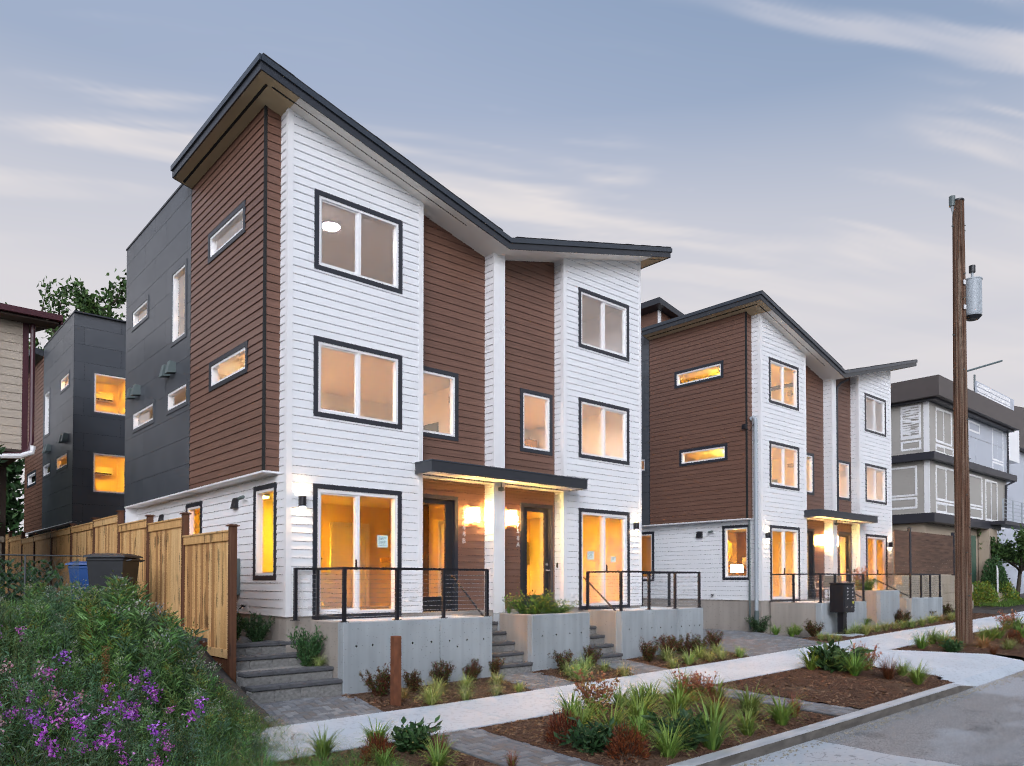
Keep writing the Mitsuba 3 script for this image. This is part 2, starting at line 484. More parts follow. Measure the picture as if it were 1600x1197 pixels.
def duplex(name, label, second):
    global OFF
    H = thing(name, label, 'townhouse', 'pair of matching modern townhouses' if False else None)
    XR = 11.5 if second else 10.70
    each = not second
    WH, BR = ['white_siding'], ['brown_siding', 'brown_siding_b']
    # --- foundation
    put(H, 'foundation', box(0.02, 9.98, 0.02, 9.38, -1.5, 0.055), 'concrete_warm')
    # --- white front bays
    for side in (0, 1):
        x0, x1 = ((0.0, 2.916), (7.065, 10.0))[side]
        wx = ((0.50, 2.423), (7.573, 9.497))[side]
        qs = [(wx[0], *[W3[0]], wx[1], W3[1]), (wx[0], W2[0], wx[1], W2[1]), (wx[0], D1[0], wx[1], D1[1])]
        area = wall_area(x0, x1, 0.06)
        hs = [hole(q) for q in qs[:2]] + [(wx[0] + .084, -.2, wx[1] - .084, D1[1] - .084)]
        w = sheath(H, 'front_wall', front(0), area, hs, 'drywall')
        siding(w, front(0), area.intersection(rect(x0 + .085, 0, x1 - .085, 12)), qs, 0.06, WH, each=each)
        for cx in (x0, x1 - .085):
            put(w, 'corner_board', front(0)(prism(wall_area(cx, cx + .085, 0.06), 0.0, 0.022)), 'white_trim')
        window(H, front(0), qs[0], 'slider', label='top floor front window, ' + ('left' if side == 0 else 'right') + ' bay', swap=side == 1)
        window(H, front(0), qs[1], 'slider', label='middle floor front window, ' + ('left' if side == 0 else 'right') + ' bay', swap=side == 1)
        d = window(H, front(0), qs[2], 'slider', name='patio_door', label='sliding patio door, ' + ('left' if side == 0 else 'right') + ' bay', vin=.065, deep=.12, swap=side == 1)
        put(d, 'handle', box(sum(wx) / 2 + (.05 if side else -.075), sum(wx) / 2 + (.075 if side else -.05), -.035, -.005, .92, 1.12), 'black_metal')
        # papers taped to the glass
        notes = ([(1.90, 1.37, 2.14, 1.61)], [(7.93, 1.24, 8.18, 1.45), (8.81, 1.19, 9.01, 1.34)])[side] if not second else []
        for nq in notes:
            nk = put(d, 'notice', front(0.035)(prism(rect(*nq), 0, .002)), 'paper')
            lines = [front(.0335)(prism(rect(nq[0] + .03, nq[3] - .04 - .027 * i, nq[2] - .03 - .05 * ((i * 7) % 3) / 2, nq[3] - .03 - .027 * i), 0, .001)) for i in range(int((nq[3] - nq[1] - .05) / .027))]
            put(d, 'notice_lines', cat(*lines), 'ink', kind='stuff')
        # the bay's return towards the brown middle
        rx = (x1, x0)[side]
        fr = right(rx) if side == 0 else left(rx)
        ret = rect(0.09, 0.06, Q, roof_z(rx) - .21)
        w2 = put(H, 'return_wall', fr(prism(rect(0, 0.06, Q, roof_z(rx) - .21), -.13, 0)), 'drywall')
        siding(w2, fr, ret, [], 0.06, WH, each=each and side == 1)
        put(w2, 'corner_board', fr(prism(rect(-.022, 0.06, 0.075, roof_z(rx) - .21), 0.0, 0.022)), 'white_trim')
        # up-and-down lamp beside the patio door, a power outlet low on the wall
        lx = (0.268, 9.711)[side]
        L = fresh(f'{H}__wall_lamp')
        put(L, 'body', tube([(lx, -.085, 2.06), (lx, -.085, 2.25)], .062, 16), 'black_metal', 40)
        put(L, 'cage', cat(*[tube([(lx + .052 * math.cos(t), -.085 + .052 * math.sin(t), 1.995), (lx + .052 * math.cos(t), -.085 + .052 * math.sin(t), 2.315)], .006, 5) for t in np.linspace(0, 2 * np.pi, 9)[:-1]]), 'grey_metal')
        put(L, 'plate', box(lx - .05, lx + .05, -.03, -.013, 2.05, 2.26), 'black_metal')
        ring_ = [(lx + .048 * math.cos(t_), -.085 + .048 * math.sin(t_)) for t_ in np.arange(14) * 2 * np.pi / 14]
        for z_, o_ in ((2.253, 1), (2.057, -1)):
            vd = np.array([(a_, b_, z_) for a_, b_ in ring_])
            fd = np.array([[0, i_, i_ + 1] if o_ > 0 else [0, i_ + 1, i_] for i_ in range(1, 13)])
            put(L, 'bulb', (vd, fd), 'plastic_white', emitter=lamp(LAMP_WALL, (1.0, .62, .30)))
        ox = (2.64, 7.35)[side]
        put(H, 'outlet_box', cbox(ox - .05, ox + .05, -.06, -.012, .31, .42, .01), 'plastic_white')
    # --- brown middle
    for side in (0, 1):
        mir = (lambda q: q) if side == 0 else (lambda q: (10 - q[2], q[1], 10 - q[0], q[3]))
        x0, x1 = ((2.916, 4.855), (5.145, 7.065))[side]
        wq, dq = mir((3.03, 3.765, 4.087, 5.256)), mir((3.02, 0.0, 4.08, 2.55))
        area = wall_area(x0, x1, 0.06)
        hs = [hole(wq), (dq[0] + .07, -.2, dq[2] - .07, dq[3] - .07)]
        w = sheath(H, 'middle_wall', front(Q), area, hs, 'drywall')
        siding(w, front(Q), area, [wq, dq], 0.06, BR, each=each, gap=.0042, joints=[(29 + 3 * side, 4.0 if side == 0 else 6.3), (38, 3.4), (12, 4.35)])
        window(H, front(Q), wq, 'fixed', label=('left' if side == 0 else 'right') + ' tall window in the brown middle wall')
        D = fresh(f'{H}__entry_door')
        labels[D] = {'label': ('left' if side == 0 else 'right') + ' glazed entry door under the canopy'}
        y = Q + .06
        put(D, 'trim', front(Q)(prism(ring((dq[0], dq[1] - .3, dq[2], dq[3]), .085).intersection(rect(0, .02, 10, 3)), -.13, .028)), 'trim_dark')
        inner = (dq[0] + .085, .06, dq[2] - .085, dq[3] - .085)
        gq = mir((3.225, .37, 3.80, 2.37))
        put(D, 'slab', front(y)(prism(rect(*inner).difference(rect(*gq)), -.04, 0)), 'door_dark')
        put(D, 'sill', box(dq[0], dq[2], Q - .09, Q + .1, .0, .055), 'trim_dark')
        put(D, 'pane', front(y + .02)((np.array([[gq[0], gq[1], 0], [gq[2], gq[1], 0], [gq[2], gq[3], 0], [gq[0], gq[3], 0]], float), np.array([[0, 1, 2], [0, 2, 3]]))), 'pane')
        hx = 3.27 - .115 if side == 0 else 6.76
        hx = 3.165 if side == 0 else 6.835
        put(D, 'handle', cat(tube([(hx, y, .965), (hx, y - .06, .965)], .018, 10), box(hx - .06, hx + .06, y - .075, y - .055, .953, .978)), 'steel')
        put(D, 'deadbolt', tube([(hx, y, 1.11), (hx, y - .035, 1.11)], .03, 14), 'steel')
        # porch lamp: a glowing block on a plate
        lx = 4.51 if side == 0 else 5.615
        L = fresh(f'{H}__porch_lamp')
        put(L, 'plate', box(lx - .055, lx + .055, Q - .03, Q - .013, 2.05, 2.30), 'black_metal')
        put(L, 'cap', cat(box(lx - .085, lx + .085, Q - .15, Q - .03, 2.335, 2.35), box(lx - .085, lx + .085, Q - .15, Q - .03, 2.00, 2.012)), 'black_metal')
        put(L, 'shade', box(lx - .075, lx + .075, Q - .14, Q - .035, 2.012, 2.335), 'plastic_white', emitter=lamp(LAMP_PORCH, (1.0, .52, .14)))
        # house numbers, one above the other
        if not second:
            nx = 4.245 if side == 0 else 5.838
            for i, ch in enumerate('1748' + 'BA'[side]):
                m = meshkit.text_mesh(ch, .105, .012)
                v = np.array(m.vertices); v[:, 0] -= (v[:, 0].min() + v[:, 0].max()) / 2
                zz = (2.20, 2.045, 1.895, 1.742, 1.59)[i] - (.03 if side else 0)
                put(H, 'house_number', front(Q - .02)((v + [nx, zz - .05, 0], np.array(m.faces))), 'letter_silver')
    # --- fin between the two halves
    fa = wall_area(4.855, 5.145, 0.06)
    fin = put(H, 'fin_wall', front(0)(prism(fa, -Q, 0.0)), 'white_trim')
    lf = rect(0.0, 0.06, Q, roof_z(4.855) - .21)
    siding(fin, left(4.855), lf, [], 0.06, WH, each=each)
    put(fin, 'front_board', front(0)(prism(wall_area(4.835, 5.16, 0.0), 0.002, 0.03)), 'white_trim')
    # --- left side: white ground floor, brown and dark upper floors
    q1, q2 = (0.395, .726, 1.425, 2.527), (4.27, .69, 5.32, 2.485)
    a = rect(0.075, 0.06, 9.38, 2.70)
    w = sheath(H, 'side_wall', left(0), rect(0.0, 0.06, 9.38, 2.75), [hole(q1), hole(q2)], 'drywall')
    siding(w, left(0), a, [q1, q2], 0.06, WH, each=each)
    put(w, 'corner_board', left(0)(prism(rect(-.022, 0.06, .075, roof_z(0) - .21), 0, .022)), 'white_trim')
    strip = rect(0.075, 2.70, 0.313, roof_z(0) - .21)
    put(w, 'upper_sheathing', left(0)(prism(rect(0, 2.70, .44, roof_z(0) - .21), -.13, 0)), 'drywall')
    siding(w, left(0), strip, [], 0.06, WH, each=each)
    window(H, left(0), q1, 'fixed', label='tall ground floor window near the front corner')
    window(H, left(0), q2, 'fixed', label='tall ground floor window further back on the side')
    zb = 2.71
    xr = -.3
    brw = put(H, 'bump_wall_front', front(.313)(prism(Polygon([(xr, zb), (-.005, zb), (-.005, roof_z(0) - .21), (xr, roof_z(xr) - .21)]), -.13, 0)), 'drywall')
    siding(brw, front(.313), Polygon([(xr + .03, zb), (-.0, zb), (-.0, roof_z(0) - .21), (xr + .03, roof_z(xr) - .21)]), [], 0.06, BR, each=each)
    top = roof_z(xr) - .21
    if second:
        b3, b2 = (1.155, 7.402, 3.117, 7.988), (1.02, 4.652, 2.927, 5.22)
    else:
        b3, b2 = (1.19, 7.352, 3.15, 7.966), (1.034, 4.636, 3.03, 5.235)
    area = rect(.313, zb, 4.237, top)
    w = sheath(H, 'bump_wall', left(xr), area, [hole(b3), hole(b2)], 'drywall')
    siding(w, left(xr), rect(.355, zb, 4.215, top), [b3, b2], 0.06, BR, each=each, gap=.0042, joints=[(24, 2.4), (33, 1.6), (47, 3.2), (19, 1.1)])
    put(w, 'corner_trim', cat(left(xr)(prism(rect(.305, zb, .35, top), 0, .02)), front(.313)(prism(rect(xr - .02, zb, xr + .025, top), 0, .012))), 'vent_black')
    put(w, 'joint_trim', left(xr)(prism(rect(4.218, zb, 4.24, top), 0, .012)), 'vent_black')
    window(H, left(xr), b3, 'fixed', label='top floor slot window in the brown side wall')
    window(H, left(xr), b2, 'fixed', label='middle floor slot window in the brown side wall')
    put(H, 'bump_soffit', box(xr - .015, 0.0, .30, 9.39, 2.675, 2.708), 'white_trim')
    # dark panels
    dark_block(H, 4.24, 9.40, 1, second)
    # vents, meter box, camera, taps on the ground floor side wall
    put(H, 'vent_hood', hood(0, 2.31, 2.28, .22), 'black_metal')
    put(H, 'vent_hood', hood(0, 7.1, 2.26, .22), 'black_metal')
    cam = fresh(f'{H}__security_camera')
    put(cam, 'bracket', tube([(-.012, 1.72, 2.30), (-.03, 1.72, 2.30), (-.11, 1.78, 2.36)], .016, 8), 'plastic_white')
    put(cam, 'head', cat(tube([(-.10, 1.74, 2.36), (-.12, 1.90, 2.34)], .035, 10)), 'grey_metal', 40)
    put(H, 'tap', cat(tube([(-.012, 1.78, .21), (-.10, 1.78, .21), (-.13, 1.78, .16)], .016, 8), tube([(-.09, 1.73, .235), (-.09, 1.83, .235)], .013, 6)), 'black_metal')
    put(H, 'tap_plate', left(0)(prism(rect(1.66, .12, 1.90, .30), 0, .024)), 'plastic_white')
    if not second:
        mb = put(H, 'meter_box', cbox(-.19, -.012, 2.07, 2.32, .42, 1.16, .015), 'grey_metal')
        put(mb, 'conduit', tube([(-.08, 2.2, .42), (-.08, 2.2, -.4)], .022, 8), 'grey_metal')
    # --- remaining walls
    put(H, 'end_wall', cat(right(10.0)(prism(rect(0.0, 0.06, 9.38, 9.3), -.13, 0)), back(9.40)(prism(rect(-.29, 0.06, 10.0, 9.6), -.13, 0))), 'white_siding')
    put(H, 'flat_roof', box(-.28, 9.98, 4.25, 9.38, 9.45, 9.55), 'shingle')
    put(H, 'attic_wall', back(4.25)(prism(Polygon([(0, 7.9), (9.98, 7.9), (9.98, 9.75), (0, 9.75)]), -.10, 0)), 'dark_panel')
    # --- roof
    roof(H, XR, second)
    # --- canopy over the two entries
    c = put(H, 'canopy', cat(box(2.75, 7.26, -.60, -.56, 2.89, 3.105), box(2.75, 2.79, -.56, -.002, 2.89, 3.105), box(7.22, 7.26, -.56, -.002, 2.89, 3.105), box(2.93, 7.05, -.002, Q - .016, 2.89, 3.105)), 'fascia')
    put(c, 'flashing', cat(box(2.735, 7.275, -.615, -.55, 3.105, 3.13), box(2.735, 2.80, -.55, -.025, 3.105, 3.13), box(7.21, 7.275, -.55, -.025, 3.105, 3.13)), 'fascia_top')
    put(c, 'deck', box(2.79, 7.22, -.56, -.03, 3.04, 3.10), 'shingle')
    put(c, 'soffit', box(2.79, 7.22, -.56, -.035, 2.905, 2.925), 'soffit_white')
    put(c, 'soffit', box(2.935, 4.83, -.033, Q - .02, 2.875, 2.889), 'soffit_white')
    put(c, 'soffit', box(5.17, 7.045, -.033, Q - .02, 2.875, 2.889), 'soffit_white')
    put(H, 'canopy_camera', cat(box(4.95, 5.07, -.12, -.035, 2.72, 2.80), tube([(5.01, -.08, 2.80), (5.01, -.08, 2.905)], .015, 8)), 'grey_metal')
    put(H, 'doorbell', left(7.065)(prism(rect(.18, 1.03, .225, 1.15), .015, .035)), 'black_metal')
    rooms(H, second)
    return H


def hood(x, y, z, s):
    """A square exhaust hood on a wall that faces left."""
    v = np.array([[x - .012, y - s / 2, z - s / 2], [x - .012, y + s / 2, z - s / 2], [x - .012, y + s / 2, z + s / 2], [x - .012, y - s / 2, z + s / 2],
                  [x - .10, y - s / 2, z - s / 2], [x - .10, y + s / 2, z - s / 2], [x - .05, y + s / 2, z + s / 2], [x - .05, y - s / 2, z + s / 2]])
    h = trimesh.convex.convex_hull(v)
    return np.asarray(h.vertices), np.asarray(h.faces)


def dark_block(H, y0, y1, sgn, second, y_mirror=None):
    """The dark panelled upper storeys; sgn -1 mirrors them front to back about y_mirror."""
    my = (lambda y: y) if sgn > 0 else (lambda y: y_mirror - y)
    mq = (lambda q: q) if sgn > 0 else (lambda q: (y_mirror - q[2], q[1], y_mirror - q[0], q[3]))
    ya, yb = sorted((my(y0), my(y1)))
    fr = left(-.3)
    tall, s3, s2a, s2b = mq((4.485, 6.15, 5.557, 7.91)), mq((7.33, 7.318, 8.827, 7.90)), mq((6.775, 4.59, 8.70, 5.175)), mq((4.345, 4.605, 5.84, 5.185))
    qs = [tall, s3, s2a, s2b]
    area = rect(ya, 2.68, yb, 9.70)
    w = sheath(H, 'panel_wall', fr, area, [hole(q) for q in qs], 'vent_black')
    for k in range(12):
        z0, z1 = 2.69 + .5985 * k, min(2.69 + .5985 * (k + 1), 9.70)
        if z0 > 9.6: break
        js = (4.46, 6.84, 9.21) if k % 2 else (5.965, 7.70)
        cuts = sorted([ya] + [my(j) for j in js] + [yb])
        for a, b in zip(cuts, cuts[1:]):
            p = rect(a + .004, z0 + .004, b - .004, z1 - .004)
            for q in qs: p = p.difference(rect(*q))
            for pp in polys(p):
                put(w, 'wall_panel', fr(prism(pp, 0, .012)), ('dark_panel', 'dark_panel_b')[RS.randint(2)])
    for q, t in zip(qs, ('tall top floor window in the dark wall', 'small top floor window in the dark wall', 'wide slot window in the dark wall', 'short slot window in the dark wall')):
        window(H, fr, q, 'fixed', label=t, trim_mat='dark_panel', trim=.088)
    put(H, 'parapet_cap', cat(box(-.33, -.17, ya - .0, yb + .02, 9.70, 9.745), box(-.33, 10.0, my(9.42) - .1, my(9.42) + .1, 9.70, 9.745) if sgn < 0 else box(-.17, 10.0, y1 - .14, y1 + .02, 9.70, 9.745)), 'fascia')
    for ys in ((5.72, 5.30), (8.56, 8.08)):
        for yv in ys:
            k = fresh(f'{H}__exhaust_hood')
            yy = my(yv)
            v = np.array([[-.312, yy - .11, 5.50], [-.312, yy + .11, 5.50], [-.312, yy + .09, 5.74], [-.312, yy - .09, 5.74], [-.50, yy - .11, 5.47], [-.50, yy + .11, 5.47], [-.44, yy + .09, 5.76], [-.44, yy - .09, 5.76]])
            hm = trimesh.convex.convex_hull(v)
            put(k, 'cowl', (np.asarray(hm.vertices), np.asarray(hm.faces)), 'grey_metal')


def roof(H, XR, second):
    y0, y1 = -.43, 4.22
    XL = -.70
    def slab(xa, xb, t, b, ya, yb):
        xs = [xa] + ([XV] if xa < XV < xb else []) + [xb]
        return front(ya)(prism(Polygon([(x, roof_z(x) - b) for x in xs] + [(x, roof_z(x) - t) for x in xs[::-1]]), -(yb - ya), 0))
    R = put(H, 'roof', slab(XL + .03, XR - .03, .03, .20, y0, y1), 'roof_grey')
    # overlapping courses of shingles show as a ragged line over the eave
    rs = np.random.RandomState(3)
    tabs = []
    for xa, xb in ((XL, XV - .25), (XV + .15, XR)):
        x = xa
        while x < xb:
            ln = .18 + .2 * rs.rand()
            z = rs.rand() * .012
            xe = min(x + ln, xb)
            tabs.append(front(-.50)(prism(Polygon([(x, roof_z(x) + .004 + z), (xe, roof_z(xe) + .004 + z * .4), (xe, roof_z(xe) + .018 + z), (x, roof_z(x) + .020 + z)]), -.5 - .3 * rs.rand(), 0)))
            x = xe
    put(R, 'shingles', cat(*tabs, slab(XL - .02, XR + .02, -.012, .03, y0 - .03, y1)), 'shingle', kind='stuff')
    put(R, 'front_fascia', slab(XL + .0, XR, .09, .245, y0 - .03, y0), 'fascia')
    put(R, 'front_gutter', slab(XL - .02, XR + .02, -.002, .105, y0 - .065, y0 - .031), 'fascia_top')
    for sx, xe in ((-1, XL), (1, XR)):
        a, b = (xe - .03, xe) if sx < 0 else (xe, xe + .03)
        z = roof_z(xe)
        put(R, 'side_fascia', box(a, b, y0 - .03, y1, z - .25, z - .10), 'fascia')
        a, b = (xe - .065, xe - .031) if sx < 0 else (xe + .031, xe + .065)
        put(R, 'side_gutter', box(a, b, y0 - .06, y1, z - .105, z + .0), 'fascia_top')
    put(R, 'back_fascia', slab(XL, -.0, .0, .245, y1, y1 + .02), 'fascia')
    # soffits: tan under the side eaves, white along the front
    put(R, 'side_soffit', slab(XL + .0, 0.0, .225, .24, y0, y1), 'soffit_tan')
    put(R, 'side_soffit', slab(10.0, XR, .225, .24, y0, y1), 'soffit_tan')
    put(R, 'front_soffit', slab(0.002, 9.998, .225, .24, y0, Q + .02), 'soffit_white')
    put(R, 'soffit_vent', slab(-.53, -.485, .238, .243, -.20, 4.15), 'vent_black')
    put(R, 'soffit_vent', slab(-.42, .0, .238, .243, -.245, -.205), 'vent_black')
    put(R, 'soffit_vent', slab(.0, 3.9, .238, .243, -.245, -.222), 'taupe_band')
    put(R, 'soffit_vent', slab(10.1, XR - .1, .238, .243, -.245, -.205), 'vent_black')


def rooms(H, second):
    """Lit rooms behind the windows, three storeys a side."""
    x_out = 9.87
    for k, (zf, zc) in enumerate(((0.0, 2.62), (2.80, 5.38), (5.55, 8.15))):
        # floors and ceilings
        lo = .0 if k else .135
        three = lambda a, b: cat(box(lo, 9.86, .452, 9.26, a, b), box(lo, 2.78, .135, .451, a, b), box(7.20, 9.86, .135, .451, a, b))
        put(H, 'floor', three(zf - .06, zf + .01), 'floor_wood')
        put(H, 'ceiling', three(zc, zc + .08), 'drywall' if k else 'drywall_lamplit')
        if k: put(H, 'bump_floor', box(-.17, .0, .45, 9.27, zf - .06, zf + .01), 'floor_wood'); put(H, 'bump_ceiling', box(-.17, .0, .45, 9.27, zc, zc + .08), 'drywall')
        DWL = 'drywall' if k else 'drywall_lamplit'
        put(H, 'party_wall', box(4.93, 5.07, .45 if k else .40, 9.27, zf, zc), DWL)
        if not second:
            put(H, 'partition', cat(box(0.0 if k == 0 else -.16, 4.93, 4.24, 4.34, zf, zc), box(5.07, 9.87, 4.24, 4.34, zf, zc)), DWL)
        else:
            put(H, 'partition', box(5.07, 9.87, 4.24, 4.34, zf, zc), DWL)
        spots = [(2.0, 2.3), (7.4, 3.2)] if k == 2 or second else [(.9, 3.3), (7.3, 3.2)]
        if not second: spots.append((2.4, 6.8))
        for i, (x, y) in enumerate(spots):
            L = fresh(f'{H}__ceiling_lamp')
            if k == 2 and i == 0 and not second: x, y = 1.55, 1.35
            c, p = ROOM_LIGHT[(second, k, i)]
            if second and i == 0 and k:
                put(L, 'cord', tube([(x, y, zc - .45), (x, y, zc)], .008, 6), 'black_metal')
                put(L, 'glow', tube([(x, y, zc - .60), (x, y, zc - .57), (x, y, zc - .48), (x, y, zc - .45)], [.08, .15, .15, .07], 16), 'plastic_white', emitter=lamp(p * .8, c))
                continue
            put(L, 'rim', tube([(x, y, zc - .05), (x, y, zc - .001)], .20, 20), 'plastic_white', 40)
            put(L, 'glow', tube([(x, y, zc - .075), (x, y, zc - .052)], .17, 20), 'plastic_white', emitter=lamp(p, c))
    # fittings one sees through the ground floor glass
    fp = put(H, 'fireplace', box(4.55, 4.925, 2.6, 3.75, .01, 2.60), 'fireplace')
    put(fp, 'mantel', box(4.30, 4.545, 2.5, 3.85, 1.18, 1.30), 'oak')
    put(fp, 'firebox', box(4.535, 4.549, 2.85, 3.5, .3, .85), 'vent_black')
    dz = fresh(f'{H}__inner_door')
    put(dz, 'leaf', box(4.885, 4.925, 1.15, 2.02, .012, 2.08), 'white_trim')
    put(dz, 'moulding', cat(box(4.87, 4.884, 1.27, 1.90, 1.10, 1.94), box(4.87, 4.884, 1.27, 1.90, .15, .95)), 'vinyl')
    put(dz, 'casing', cat(box(4.865, 4.928, 1.04, 1.13, .012, 2.18), box(4.865, 4.928, 2.04, 2.13, .012, 2.18), box(4.865, 4.928, 1.13, 2.04, 2.10, 2.18)), 'white_trim')
    d2 = fresh(f'{H}__inner_door')
    put(d2, 'leaf', box(3.2, 4.05, 4.19, 4.235, .012, 2.08), 'white_trim')
    put(d2, 'casing', cat(box(3.08, 3.19, 4.17, 4.237, .012, 2.18), box(4.06, 4.17, 4.17, 4.237, .012, 2.18), box(3.19, 4.06, 4.17, 4.237, 2.09, 2.18)), 'white_trim')
    put(H, 'counter', cat(box(1.9, 3.0, 3.2, 3.75, .01, .86), box(1.87, 3.03, 3.15, 3.8, .862, .90)), 'white_trim')
    # stair to the right of the right-hand living room
    # kitchen cupboards, pictures and curtains that the upper windows let one see
    for zf in (2.81, 5.56):
        put(H, 'cupboard', cat(box(2.6, 3.7, 3.9, 4.235, zf + 1.35, zf + 2.1)), 'oak')
        put(H, 'cupboard', box(8.9, 9.7, 3.75, 4.235, zf, zf + 2.15), 'oak')
        put(H, 'wall_picture', cat(box(4.895, 4.927, 2.2, 3.1, zf + 1.1, zf + 1.8)), 'grey_metal')
        put(H, 'wall_vent', box(4.90, 4.927, 1.3, 1.75, zf + 2.2, zf + 2.34), 'grey_siding')
        c = fresh(f'{H}__curtain')
        for i in range(6):
            put(c, 'fold', tube([(7.62 + .055 * i, .20 + .02 * (i % 2), zf + .55), (7.62 + .055 * i, .20 + .02 * (i % 2), zf + 2.5)], .028, 8), 'fabric_tan' if second else 'soffit_white', 40)
    put(H, 'wall_picture', box(4.30, 4.545, 3.0, 3.35, 1.302, 1.62), 'soffit_white')
    put(H, 'tap_spout', tube([(2.4, 3.5, .9), (2.4, 3.5, 1.2), (2.4, 3.4, 1.26), (2.4, 3.3, 1.2)], .015, 8), 'steel', 40)
    put(H, 'wall_picture', box(9.1, 9.8, 4.20, 4.236, 1.2, 1.9), 'grey_metal')
    d3 = fresh(f'{H}__inner_door')
    put(d3, 'leaf', box(8.4, 9.2, 4.19, 4.235, .012, 2.08), 'white_trim')


LAMP_WALL, LAMP_PORCH = 85.0, 90.0
GOLD, WARM, SOFT = (1.0, .36, .012), (1.0, .66, .36), (1.0, .90, .92)
ROOM_LIGHT = {}
for s_ in (False, True):
    for i_ in (0, 1, 2):
        ROOM_LIGHT[(s_, 0, i_)] = (GOLD, 240.0)
        ROOM_LIGHT[(s_, 1, i_)] = (WARM, 125.0)
        ROOM_LIGHT[(s_, 2, i_)] = (SOFT, 20.0)
ROOM_LIGHT[(True, 1, 0)] = ((1.0, .50, .06), 110.0)
ROOM_LIGHT[(True, 2, 0)] = ((1.0, .50, .04), 110.0)

ROOM_LIGHT[(False, 2, 2)] = ((1.0, .72, .40), 70.0)
house1 = duplex('townhouse', 'nearer white and brown three-storey townhouse with a V-shaped roof, in the middle', False)
OFF = np.array([15.976, -.048, .0106])
house2 = duplex('townhouse', 'further white and brown three-storey townhouse behind the driveway, with a conduit on its corner', True)
# extras of the further townhouse: conduit mast, downspout, roof penthouse
H = house2
put(H, 'service_mast', tube([(-.16, .09, -.85), (-.16, .09, 5.75), (-.16, .10, 5.88), (-.16, .16, 5.95), (-.16, .25, 5.90)], [.06, .06, .06, .065, .07], 12), 'galv', 40)
put(H, 'service_mast_sleeve', tube([(-.16, .09, -.95), (-.16, .09, -.25)], .075, 12), 'grey_metal', 40)
put(H, 'cable_pipe', tube([(-.08, .38, -.9), (-.08, .38, 2.66)], .03, 8), 'grey_metal', 40)
put(H, 'mast_strap', cat(box(-.24, -.02, .06, .13, 5.2, 5.23), box(-.24, -.02, .06, .13, 3.85, 3.88), box(-.24, -.02, .06, .13, 1.72, 1.75)), 'galv')
put(H, 'service_bracket', cat(box(-.42, -.31, .30, .42, 5.58, 5.72), tube([(-.36, .33, 5.6), (-.3, .2, 5.5), (-.22, .12, 5.72)], .014, 6)), 'black_metal')
put(H, 'downspout', tube([(5.55, -.33, 8.10), (5.40, -.10, 7.98), (5.23, -.04, 7.80), (5.20, -.04, 7.55), (5.20, -.04, 3.25), (5.20, -.08, 3.16)], .04, 8), 'trim_dark', 40)
put(H, 'downspout_shoe', box(5.14, 5.26, -.16, -.01, 3.135, 3.20), 'white_trim')
P = fresh(f'{H}__penthouse')
put(P, 'wall', box(.95, 3.6, 4.75, 7.6, 9.55, 11.0), 'brown_siding')
put(P, 'corner_board', box(.93, 1.05, 4.735, 4.80, 9.55, 11.0), 'white_trim')
put(P, 'roof', front(4.40)(prism(Polygon([(.52, 11.0), (3.9, 10.35), (3.9, 10.57), (.52, 11.22)]), -3.6, 0)), 'fascia')
OFF = np.zeros(3)

# things inside the further townhouse, by its corner window
OFF = np.array([15.976, -.048, .0106])
t = thing('table_lamp', 'glowing white-shaded table lamp inside the side window of the further townhouse', 'lamp')
put(t, 'base', tube([(1.05, 1.55, .72), (1.05, 1.55, .76), (1.05, 1.55, .80), (1.05, 1.55, 1.0)], [.09, .09, .025, .02], 12), 'oak', 40)
put(t, 'lamp_shade', tube([(1.05, 1.55, .98), (1.05, 1.55, 1.26)], [.22, .20], 20, cap=False), 'plastic_white', 40, emitter=lamp(9.0, (1.0, .72, .32)))
t = thing('console_table', 'oak console table under the lamp inside the further townhouse', 'table')
put(t, 'tabletop', box(.55, 2.0, 1.3, 1.75, .68, .72), 'oak')
for xx in (.6, 1.9):
    for yy in (1.35, 1.70):
        put(t, 'leg', box(xx, xx + .05, yy, yy + .04, .01, .68), 'oak')
t = thing('wall_mirror', 'round golden mirror hanging inside the side window of the further townhouse', 'mirror')
mm = tube([(1.96, 2.55, 1.80), (1.96, 2.58, 1.80)], .42, 36)
put(t, None, mm, 'oak', 40)
t = thing('wall_picture', 'framed picture on the yellow wall inside the left patio door of the further townhouse', 'picture')
put(t, 'frame', box(3.3, 4.1, 4.15, 4.19, 1.15, 2.0), 'oak')
put(t, 'canvas', box(3.36, 4.04, 4.14, 4.149, 1.21, 1.94), 'soffit_white')
OFF = np.zeros(3)

# ------------------------------------------------------------------ the townhouse behind the nearer one
RB = thing('rear_townhouse', 'dark grey panelled townhouse with a brown end, standing behind the fence on the left', 'townhouse')
dark_block(RB, 4.24, 9.40, -1, False, y_mirror=25.13)
YR = 15.73
qa, qb = (.22, 6.36, 1.45, 7.86), (.22, 3.64, 1.45, 5.14)
w = sheath(RB, 'front_wall', front(YR), rect(-.3, 0.0, 10, 9.70), [hole(qa), hole(qb)], 'vent_black')
for k in range(-4, 12):
    z0, z1 = 2.69 + .5985 * k, min(2.69 + .5985 * (k + 1), 9.70)
    cuts = [-.3, .0 if k % 2 else .0, 1.13 if k % 2 else 2.4, 3.5, 6.0, 10.0] if k % 2 == 0 else [-.3, 1.13, 3.5, 6.0, 10.0]
    for a, b in zip(cuts, cuts[1:]):
        if b <= a: continue
        p = rect(a + .004, z0 + .004, b - .004, z1 - .004)
        for q in (qa, qb): p = p.difference(rect(*q))
        for pp in polys(p):
            if a < 3: put(w, 'wall_panel', front(YR)(prism(pp, 0, .012)), ('dark_panel', 'dark_panel_b')[RS.randint(2)])
            else: put(w, 'far_panel', front(YR)(prism(pp, 0, .012)), 'dark_panel')
window(RB, front(YR), qa, 'fixed', trim_mat='dark_panel', label='lit top floor window of the rear townhouse')
window(RB, front(YR), qb, 'fixed', trim_mat='dark_panel', label='lit middle floor window of the rear townhouse')
